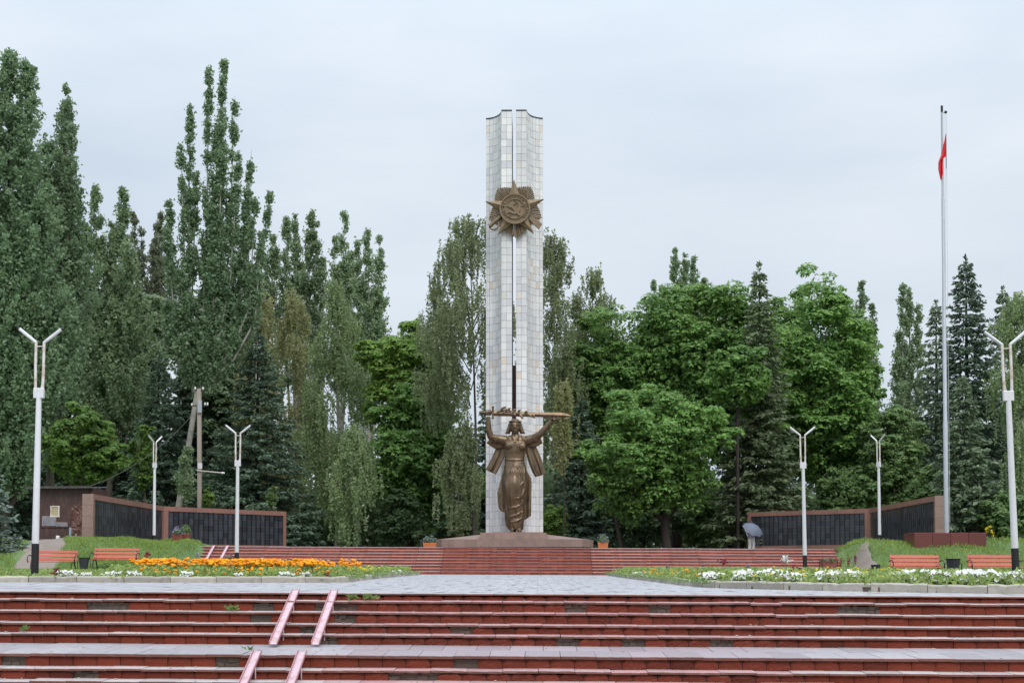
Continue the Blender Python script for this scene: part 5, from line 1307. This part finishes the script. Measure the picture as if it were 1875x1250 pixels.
poplar('small leafy poplar sapling at the foot of the pale leaning trunk', 342, 90, [(342,815,.5),(350,840,.5),(334,845,.5)], 925, 'poplar', 9, .15, 1.6, tr=.05, name='sapling')
broadleaf('low yellow-green shrub beside the utility pole foot', 381, 90.5, 892, 932, 14, 'maple_lt', 3, 14, 60, .11, name='shrub', tr=.03, bark='bark', cat='shrub')
broadleaf('tiny light green sapling in front of the large dark spruce', 497, 89.5, 888, 932, 14, 'bush', 4, 14, 60, .11, name='sapling', tr=.03, bark='bark')
spruce('pale blue young spruce with branches reaching in at the left edge', -22, 50, 845, 62, 'spruce_blue', 5, 1000, 1.3, droop=.15, needle=.26)
broadleaf('mid-green poplar thicket behind the shed and the left lamp', 85, 106, 470, 960, 130, 'poplar', 31, 110, 210, .24, name='broad_tree', tr=.3, bark='bark')
broadleaf('mid-green leafy tree filling the gap left of the tallest poplar trunk', 225, 110, 500, 930, 105, 'poplar', 32, 100, 210, .24, name='broad_tree', tr=.3, bark='bark')
broadleaf('leafy grey-green tree behind the utility pole', 415, 112, 560, 960, 105, 'poplar', 33, 100, 210, .24, name='broad_tree', tr=.3, bark='bark')
spruce('dark spruce filling the gap behind the leaning poplar trunk', 338, 109, 640, 100, 'spruce', 21, 985, 1.0)
spruce('dark spruce between the utility pole and the large dark spruce', 408, 111, 650, 95, 'spruce', 22, 985, 1.0)
# --- behind and around the obelisk
broadleaf('rounded bright maple left of the obelisk', 752, 101, 580, 800, 92, 'maple_lt', 5, 80, 240, .20, tr=.3)
broadleaf('dark lower maple crown left of the obelisk', 766, 99, 690, 985, 112, 'maple', 6, 96, 240, .20, tr=.32, fork=.5, tpx=815)
birch('tall weeping birch directly left of the obelisk', 858, 93, 395, 122, 790, 'birch', 5, 760, 34, .115, trunk_px=872, maxlen=3.0, spiky=.9, bark='bark', tr=.11)
birch('loose weeping birch between the left maple and the tall birch', 805, 95, 520, 66, 800, 'birch', 11, 330, 34, .115, trunk_px=845, maxlen=2.8, spiky=.9, bark='bark', tr=.08)
birch('grey-green hanging birch foliage low beside the obelisk foot', 850, 91, 760, 58, 965, 'birch', 6, 330, 34, .12, trunk_px=868, maxlen=2.4, bark='bark', tr=.1)
birch('tall weeping birch directly right of the obelisk', 1016, 97, 425, 78, 850, 'birch', 7, 560, 34, .115, maxlen=3.2, spiky=.9, bark='bark', tr=.11)
birch('weeping birch with a feathery rounded top right of the obelisk', 1084, 101, 485, 76, 820, 'birch', 8, 500, 34, .12, maxlen=2.8, spiky=.8, bark='bark', tr=.11)
birch('drooping yellow-green birch branch foliage by the sword tip', 1032, 86, 690, 26, 860, 'birch_y', 9, 150, 34, .11, maxlen=2.6, bark='bark_dark', tr=.06)
spruce('dark spruce at ground level right of the obelisk', 1065, 95, 730, 85, 'spruce', 6, 985, 1.1)
spruce('dark spruce half hidden behind the obelisk', 905, 103, 690, 100, 'spruce', 7, 990, 1.1)
broadleaf('low bright green bush at the right foot of the obelisk', 1012, 91, 918, 1000, 34, 'maple_lt', 8, 26, 110, .13, name='bush', tr=.05, cat='bush')
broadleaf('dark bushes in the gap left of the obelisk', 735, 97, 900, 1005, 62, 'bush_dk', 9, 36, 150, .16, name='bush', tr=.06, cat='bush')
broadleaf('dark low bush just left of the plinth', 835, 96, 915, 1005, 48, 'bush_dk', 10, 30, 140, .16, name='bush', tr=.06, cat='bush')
# --- right side
broadleaf('large maple rising right of the weeping birches', 1105, 99, 545, 900, 108, 'maple', 11, 92, 240, .20, tr=.3)
broadleaf('broadest maple in the centre of the right group', 1240, 98, 515, 870, 158, 'maple', 12, 130, 240, .20, tr=.35)
broadleaf('front maple with low boughs and a dark forked trunk', 1205, 87, 720, 962, 142, 'maple', 13, 96, 240, .18, tr=.32, fork=.12, tpx=1224)
broadleaf('maple whose top stands left of the tall right spruce', 1340, 96, 508, 900, 116, 'maple', 14, 84, 230, .20, tr=.3)
spruce('tall spruce rising in front of the right maples behind the person', 1393, 91, 486, 96, 'spruce_ol', 8, 975, 1.15, trunk_px=1352, wide=.85)
broadleaf('maple bough reaching in front of the tall right spruce', 1352, 89, 640, 760, 78, 'maple', 26, 40, 220, .19, tr=.12)
broadleaf('tall rounded maple right of the tall spruce', 1506, 98, 498, 930, 112, 'maple', 15, 100, 240, .20, tr=.35)
broadleaf('maple shoulder leaning right beside the sky gap', 1566, 100, 545, 920, 60, 'maple', 16, 52, 200, .20, tr=.25)
broadleaf('maple gap filler tree standing back between spruce and rounded maple', 1440, 103, 520, 900, 92, 'maple', 17, 74, 200, .20, tr=.25)
poplar('distant poplar with three stems above the right maples', 1256, 152, [(1238,455,.9),(1258,465,1.0),(1274,466,1.0),(1250,520,1.4)], 640, 'poplar', 10, .22, .9)
poplar('small distant poplar tips left of the three-stemmed one', 1205, 156, [(1197,514,.8),(1213,524,.8),(1203,545,1.2)], 640, 'poplar', 11, .22, .9)
poplar('small distant poplar tip right of the three-stemmed one', 1290, 156, [(1289,516,.8),(1296,545,.9)], 640, 'poplar', 12, .22, .9)
poplar('poplar showing behind the rounded right maple', 1588, 131, [(1577,521,1.1),(1597,562,1.0),(1590,600,1.4)], 800, 'poplar', 13, .20, .95)
poplar('distant poplar right of the sky gap', 1664, 127, [(1655,522,.9),(1669,524,.9),(1686,556,1.0),(1647,602,1.0),(1665,620,1.6)], 860, 'poplar', 14, .20, .95)
spruce('pointed tall spruce behind the flagpole', 1774, 99, 474, 100, 'spruce', 9, 980, 1.2, wide=.66)
spruce('spruce left of the flagpole', 1718, 106, 555, 84, 'spruce_lt', 10, 980, 1.1)
spruce('spruce at the right edge behind the large right lamp', 1842, 107, 530, 84, 'spruce_lt', 11, 980, 1.1)
spruce('shorter bluish spruce beside the right wall end', 1766, 86, 695, 86, 'spruce_lt', 12, 985, 1.15)
birch('olive willow-like birch at the right picture edge', 1862, 93, 528, 80, 930, 'birch_g', 10, 620, 36, .125, maxlen=3.2)
broadleaf('green bushy tree behind the right wall, nearest the sky gap', 1632, 95, 730, 960, 74, 'bush', 18, 60, 200, .17, name='bushy_tree', tr=.15)
broadleaf('green bushes behind the left part of the right wall', 1545, 94, 845, 960, 66, 'bush', 19, 48, 180, .16, name='bush', tr=.1, cat='bush')
broadleaf('grey-green bush between the wall end and the short spruce', 1700, 92, 850, 970, 52, 'bush', 20, 40, 160, .16, name='bush', tr=.1, cat='bush')
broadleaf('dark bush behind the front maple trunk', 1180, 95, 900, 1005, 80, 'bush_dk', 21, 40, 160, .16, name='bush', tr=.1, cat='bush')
broadleaf('mid-green bush between the front maple trunk and the person', 1290, 95, 900, 1005, 66, 'bush', 22, 40, 160, .16, name='bush', tr=.1, cat='bush')
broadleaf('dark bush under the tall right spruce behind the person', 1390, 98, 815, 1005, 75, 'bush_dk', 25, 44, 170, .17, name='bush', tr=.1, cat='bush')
broadleaf('dark bush at the right edge behind the bank', 1850, 84, 900, 1000, 60, 'bush', 23, 36, 150, .15, name='bush', tr=.1, cat='bush')
broadleaf('yellow flowering shrub on the right bank', 1813, 68.5, 960, 985, 10, 'yellowpetal', 24, 9, 9, .045, name='shrub', tr=.02, cat='shrub')
def lean_trunk(label, p0, p1, d, r, bark):
    a = at(p0[0], p0[1], d); b = at(p1[0], p1[1], d); zb = ground_z(a.x, d); rg = np.random.RandomState(int(p0[0])); m = MB()
    limb(m, (0, 0, -.2), (b.x-a.x, 0, b.z-zb), r, r*.7, rg, .06, 6, 9); o = m.build('tree_trunk', M[bark], None, True, (a.x, d, zb)); tag(o, label, 'tree trunk')
lean_trunk('slim bare leaning trunk left of the front maple trunk', (1142, 1000), (1125, 930), 90, .14, 'bark')
# far wood closing the gaps
rg = np.random.RandomState(77); n = 40000; xx = rg.uniform(-75, 75, n); hh = 11.0+3.0*np.sin(xx*.21+1)+2.0*np.sin(xx*.53)+1.2*np.sin(xx*1.3)
zz = rg.rand(n)**.8*hh+1.2; yy = 138+rg.rand(n)*8+1.5*np.sin(xx*.8+zz*.6)
V = cards(np.stack([xx, yy, zz], 1), rg.normal(size=(n, 3))+np.array([0, -.6, .4]), rg.uniform(.7, 1.3, n)*.40, .8, rg)
o = ob('distant_wood', card_mesh('distant wood', V, M['wood'])); kind(o, 'stuff'); o['label'] = 'far green wood seen through gaps between the trees'
rg = np.random.RandomState(78); n = 30000; xx = rg.uniform(-48, 48, n); hh = 5.6+.9*np.sin(xx*.5+1)+.7*np.sin(xx*1.3)+.4*np.sin(xx*2.9)
zz = rg.rand(n)**.8*hh+1.1; yy = 108+rg.rand(n)*4+.8*np.sin(xx*1.1+zz)
V = cards(np.stack([xx, yy, zz], 1), rg.normal(size=(n, 3))+np.array([0, -.6, .4]), rg.uniform(.7, 1.3, n)*.27, .8, rg)
o = ob('undergrowth', card_mesh('undergrowth', V, M['bush_dk'])); kind(o, 'stuff'); o['label'] = 'dark undergrowth between the tree trunks'
# ------------------------------------------------------------------ grass on the banks
gzv = np.vectorize(ground_z)
def grass(x0, x1, y0, y1, n, seed, h0, h1, skip):
    rg = np.random.RandomState(seed); x = rg.uniform(x0, x1, n); y = rg.uniform(y0, y1, n)
    clump = np.sin(x*1.7+.4*np.sin(y*2))*np.sin(y*1.9+1)+.5*np.sin(x*4.3+y*3.1)
    k = np.array([not skip(a, b) for a, b in zip(x, y)]); x, y, clump = x[k], y[k], clump[k]
    z = gzv(x, y); c = np.stack([x, y, z], 1); d = rg.normal(0, .42, c.shape); d[:, 2] = 1
    hgt = rg.uniform(h0, h1, len(x))*(1+.35*clump)
    o = ob('grass', card_mesh('grass', cards_dir(c, d, np.maximum(.04, hgt), .020, rg), M['grass'])); kind(o, 'stuff'); return o
def skipL(x, y):
    if abs(x-(-21.3-max(0, y-60)*.27)) < .95+.1*math.sin(y*3): return True
    return False
def skipR(x, y): return abs(x-(14.15+max(0, y-61)*.12)) < (.36+.10*math.sin(y*3))*(1-sm(y, 62.6, 63.6))
o = grass(-27, -15.3, 57.2, 67.4, 36000, 1, .05, .15, skipL); o['label'] = 'mown green grass on the left bank'
o = grass(13.6, 29, 45.0, 67.6, 50000, 2, .06, .22, skipR); o['label'] = 'longer green grass on the right bank'
# ------------------------------------------------------------------ flower beds
def scatter_bed(P, n, seed, box, cond=None):
    rg = np.random.RandomState(seed); out_ = []
    while len(out_) < n:
        x = rg.uniform(box[0], box[1]); y = rg.uniform(box[2], box[3])
        if inpoly(P, x, y) and (cond is None or cond(x, y, rg)): out_.append((x, y))
    return np.array(out_), rg
def visx(x, y): px = 985+x/y*F; return -40 < px < 1915
def leaves_at(pts, rg, per, h, sp, s, mat, name, label, parent=None):
    n = len(pts)*per; b = np.repeat(pts, per, 0); hh = np.repeat(rg.uniform(.6, 1.25, len(pts))*h, per); t_ = rg.rand(n)**.7
    c = np.stack([b[:, 0]+rg.normal(0, sp, n), b[:, 1]+rg.normal(0, sp, n), np.zeros(n)], 1)
    c[:, 2] = .1*(b[:, 1]-20.55)/42.75-ROLL*b[:, 0]+.075+t_*hh
    nn = rg.normal(size=(n, 3)); nn[:, 2] = abs(nn[:, 2])*.8+.2; nn[:, 1] -= .3
    V = cards(c, nn, rg.uniform(.6, 1.3, n)*s, .55, rg)
    o = ob(name, card_mesh(name, V, M[mat])); kind(o, 'stuff'); o['label'] = label; return o
ptsL, rg = scatter_bed(bedL, 420, 11, (-25, -4.5, 30, 58), lambda x, y, r: -40 < 985+x/y*F < 215)
leaves_at(ptsL, rg, 14, .11, .13, .052, 'bedleaf', 'bed_plants', 'short green plants at the outer end of the left flower bed')
ptsL, rg = scatter_bed(bedL, 1900, 1, (-17, -4.5, 30, 58), lambda x, y, r: visx(x, y) and 985+x/y*F > 205)
leaves_at(ptsL, rg, 14, .26, .11, .052, 'bedleaf', 'bed_plants', 'low green plants covering the left flower bed')
ptsR, rg = scatter_bed(bedR, 2200, 2, (3, 15, 22, 60), lambda x, y, r: visx(x, y))
leaves_at(ptsR, rg, 14, .26, .11, .052, 'bedleaf', 'bed_plants', 'low green plants covering the right flower bed')
# fringe of grass along the kerbs
def along(P, n, seed, lo, hi):
    rg = np.random.RandomState(seed); L = resample(P, .1); out_ = []
    for _ in range(n):
        i = rg.randint(1, len(L)-1); d = (L[i+1]-L[i-1]).normalized(); nrm = Vector((-d.y, d.x)); o_ = rg.uniform(lo, hi); out_.append((L[i].x+nrm.x*o_, L[i].y+nrm.y*o_))
    return np.array(out_), rg
p, rg = along(KL[4:], 110, 5, -.16, -.08); leaves_at(p, rg, 8, .09, .05, .03, 'weed', 'kerb_weeds', 'weeds along the path side of the left kerb')
p, rg = along(KR[:6], 150, 6, -.16, -.08); leaves_at(p, rg, 8, .09, .05, .03, 'weed', 'kerb_weeds', 'weeds along the path side of the right kerb')
def puff(rg, r_):                               # marigold head: ruffled dome
    V = []; Fq = []; n = 7
    for j, (rr, z) in enumerate(((.25, .62), (.75, .42), (1.0, .05), (.55, -.25))):
        for k in range(n): a = 6.283*(k+.5*(j % 2))/n; q = rr*(1+.18*rg.normal()); V.append((q*math.cos(a)*r_, q*math.sin(a)*r_, z*r_))
    for j in range(3):
        for k in range(n): Fq.append((j*n+k, (j+1)*n+k, (j+1)*n+(k+1) % n, j*n+(k+1) % n))
    return np.array(V), np.array(Fq)
def heads(name, pos, r0, r1, mat, rg, label, up=0.6):
    vars_ = [puff(rg, 1.0) for _ in range(8)]; VV = []; FF = []; o = 0
    for p in pos:
        v, f = vars_[rg.randint(8)]; s_ = rg.uniform(r0, r1); tlt = Vector((rg.normal(0, .35), -up*.5+rg.normal(0, .3), 1)).normalized(); q = Vector((0, 0, 1)).rotation_difference(tlt).to_matrix()
        w = (v*s_) @ np.array(q).T+np.array(p); VV.append(w); FF.append(f+o); o += len(v)
    ob_ = ob(name, np_mesh(name, np.concatenate(VV), np.concatenate(FF), M[mat])); kind(ob_, 'stuff'); ob_['label'] = label
def band(px0, px1, y0, y1, n, seed, h0, h1, dens=None, side=-1):
    rg = np.random.RandomState(seed); out_ = []
    while len(out_) < n:
        y = rg.uniform(y0, y1); px = rg.uniform(px0, px1); x = (px-985)/F*y
        if dens and rg.rand() > dens(px, y): continue
        if not inpoly(bedL if side < 0 else bedR, x, y): continue
        out_.append((x, y, bed_z(x, y)+rg.uniform(h0, h1)))
    return out_, rg
pos, rg = band(232, 700, 35.5, 40, 1050, 3, .30, .46, lambda px, y: (.25+.75*(math.sin(px*.05)*math.sin(px*.021+1)+.3 > 0))*sm(px, 225, 300)*(1-.85*sm(px, 520, 680)))
heads('marigolds', pos, .045, .08, 'marigold', rg, 'dense band of orange marigolds in the left flower bed')
pts = np.array([(p_[0], p_[1]) for p_ in pos[:700]]); leaves_at(pts, rg, 14, .30, .09, .04, 'weed', 'marigold_leaves', 'green leaves beneath the marigolds')
pos, rg = band(240, 780, 31.5, 36, 90, 4, .12, .26, None); heads('marigolds', pos, .03, .055, 'marigold', rg, 'scattered small orange marigolds near the left kerb')
pos, rg = band(560, 770, 38, 52, 120, 14, .15, .30, None); heads('yellow_flowers', pos, .03, .055, 'yellowpetal', rg, 'yellow flowers at the narrow end of the left bed')
pos, rg = band(1180, 1300, 30, 44, 70, 5, .12, .26, None, 1); heads('marigolds', pos, .03, .055, 'marigold', rg, 'orange marigolds at the inner end of the right bed')
pos, rg = band(1380, 1680, 25.5, 33, 60, 15, .15, .34, None, 1); heads('yellow_flowers', pos, .02, .045, 'yellowpetal', rg, 'scattered yellow flowers in the right bed')
# white petunia clumps, one by one
def petunia(k):
    rg = np.random.RandomState(900+k); n = 26; V = []; Fq = []
    for i in range(n):
        a = rg.rand()*6.283; r_ = .19*rg.rand()**.5; c = Vector((r_*math.cos(a), r_*math.sin(a)*.8, .15+.12*rg.rand()-.25*r_)); dr = Vector((r_*2.0*math.cos(a)+rg.normal(0, .4), r_*2*math.sin(a)-.7+rg.normal(0, .3), .8)).normalized()
        q = Vector((0, 0, 1)).rotation_difference(dr).to_matrix(); s_ = rg.uniform(.028, .045); o = len(V); V.append(c-dr*.018)
        for j in range(10): b = 6.283*j/10; V.append(c+q @ Vector((math.cos(b)*s_*(1.1 if j % 2 else .85), math.sin(b)*s_*(1.1 if j % 2 else .85), .004*(j % 2))))
        Fq += [(o, o+1+j, o+1+(j+1) % 10) for j in range(10)]
    fl = MB().add(V, Fq).mesh('blossoms', M['whitepetal'])
    m = 110; c = np.stack([rg.normal(0, .11, m), rg.normal(0, .09, m), rg.rand(m)*.2], 1); lv = card_mesh('leaves', cards(c, rg.normal(size=(m, 3))+np.array([0, -.3, .5]), rg.uniform(.6, 1.2, m)*.035, .6, rg), M['weed'])
    return fl, lv
PT = [petunia(k) for k in range(5)]
def put_clumps(pxs, ys, label, side, seed, smin=.8, smax=1.25):
    rg = np.random.RandomState(seed)
    for px, y in zip(pxs, ys):
        x = (px-985)/F*y
        if not inpoly(bedL if side < 0 else bedR, x, y): continue
        fl, lv = PT[rg.randint(5)]; t = thing('petunia_clump', label, 'flower clump', (x, y, bed_z(x, y)-.01), rg.uniform(-.6, .6), label); s_ = rg.uniform(smin, smax); t.scale = (s_, s_, s_)
        ob('blossoms', fl, t); ob('leaves', lv, t)
rg = np.random.RandomState(31)
pxs = np.concatenate([rg.normal(1310, 16, 6), rg.normal(1372, 20, 7), rg.normal(1430, 25, 7), rg.normal(1525, 18, 8), rg.normal(1560, 14, 3)]); ys = 28.6-(pxs-1300)/575*4.4+rg.uniform(-.2, 1.2, len(pxs))
put_clumps(pxs, ys, 'white petunia clump in the inner half of the right bed', 1, 1)
pxs = np.concatenate([rg.uniform(1640, 1880, 34), rg.uniform(1700, 1880, 10)]); ys = 27.3-(pxs-1560)/315*2.7+rg.uniform(-.1, 1.5, len(pxs))
put_clumps(pxs, ys, 'white petunia clump in the dense row below the right benches', 1, 2, .9, 1.3)
put_clumps([112, 120, 132, 152, 157, 190, 198, 208, 240, 250, 340, 430, 437, 520, 532, 560], [31.3, 31.5, 31.3, 31.4, 31.6, 31.5, 31.4, 31.6, 32, 31.8, 32, 32.1, 32.3, 32.5, 32.6, 32.8], 'white petunia clump near the left kerb', -1, 3, .55, .85)
put_clumps([1165, 1180, 1195, 1220, 1240], [47, 45, 47, 43, 40], 'small white flower clump at the far inner end of the right bed', 1, 4, .6, .9)
put_clumps([705, 718, 730], [50, 51, 52], 'small white flower clump at the far inner end of the left bed', -1, 5, .6, .9)
# tall single stalks
def stalk(px, d, ytop, mat, side, label, head='spike', cat='flower'):
    x = X(px, d); z = bed_z(x, d); h = Z(ytop, d)-z; rg = np.random.RandomState(int(px*3)); t = thing('flower_stalk', label, cat, (x, d, z-.02), 0, 'tall flower stalks')
    MB().tube([(0, 0, 0), (rg.normal(0, .03), 0, h*.5), (rg.normal(0, .04), 0, h)], [.010, .008, .005], 5).build('stem', M['weed'], t)
    m = 16; c = np.stack([rg.normal(0, .05, m), rg.normal(0, .05, m), rg.rand(m)*h*.7], 1); ob('leaf', card_mesh('leaf', cards(c, rg.normal(size=(m, 3)), .05, .4, rg), M['bedleaf']), t)
    m = 40; 
    if head == 'spike': c = np.stack([rg.normal(0, .02, m), rg.normal(0, .02, m), h*(.62+.38*rg.rand(m))], 1); s_ = .026
    else: c = rg.normal(0, .045, (m, 3)); c[:, 2] += h; s_ = .04
    ob('flower_head', card_mesh('flower head', cards(c, rg.normal(size=(m, 3)), s_, .7, rg), M[mat]), t)
for px, d, yt, mat, lab, hd in ((1539,40,1019,'redpetal','left of three dark red flower spikes on the right','spike'),(1554,40,1019,'redpetal','middle of three dark red flower spikes on the right','spike'),(1566,40,1014,'redpetal','right of three dark red flower spikes on the right','spike'),
        (1324,36,1027,'redpetal','dark red flower head near the inner end of the right bed','ball'),(1440,33,1022,'whitepetal','tall white lily-like flower left of the right mid lamp','ball'),(1455,30,1042,'redpetal','low dark red flower head by the right mid lamp','ball'),
        (361,40,1010,'lavender','tall pale purple spike before the pink far rails','spike'),(354,41,1022,'lavender','short pale purple spike before the pink far rails','spike'),(447,41,1026,'lavender','pale purple spike right of the left mid lamp','spike'),(480,41,1018,'lavender','taller pale purple spike right of the left mid lamp','spike'),
        (530,41,1030,'lavender','pale purple spike above the marigold row','spike'),(627,42,1026,'lavender','pale purple spike before the middle of the left stairs','spike'),(605,42,1032,'lavender','short purple spike before the left stairs','spike'),(1222,40,1032,'lavender','grey-purple spike in the right bed near the path','spike'),
        (1286,40,1030,'lavender','leaning grey-purple spike in the right bed','spike'),(1368,36,1030,'lavender','grey-purple spike left of the white lily','spike'),(597,34.5,1052,'redpetal','dark red flower low in the left bed','ball'),(269,44,1013,'redpetal','tall rust-red flower head by the left bin','ball'),(104,31.6,1045,'redpetal','dark purple flower tuft by the large left lamp','ball')):
    stalk(px, d, yt, mat, 1, lab, hd)
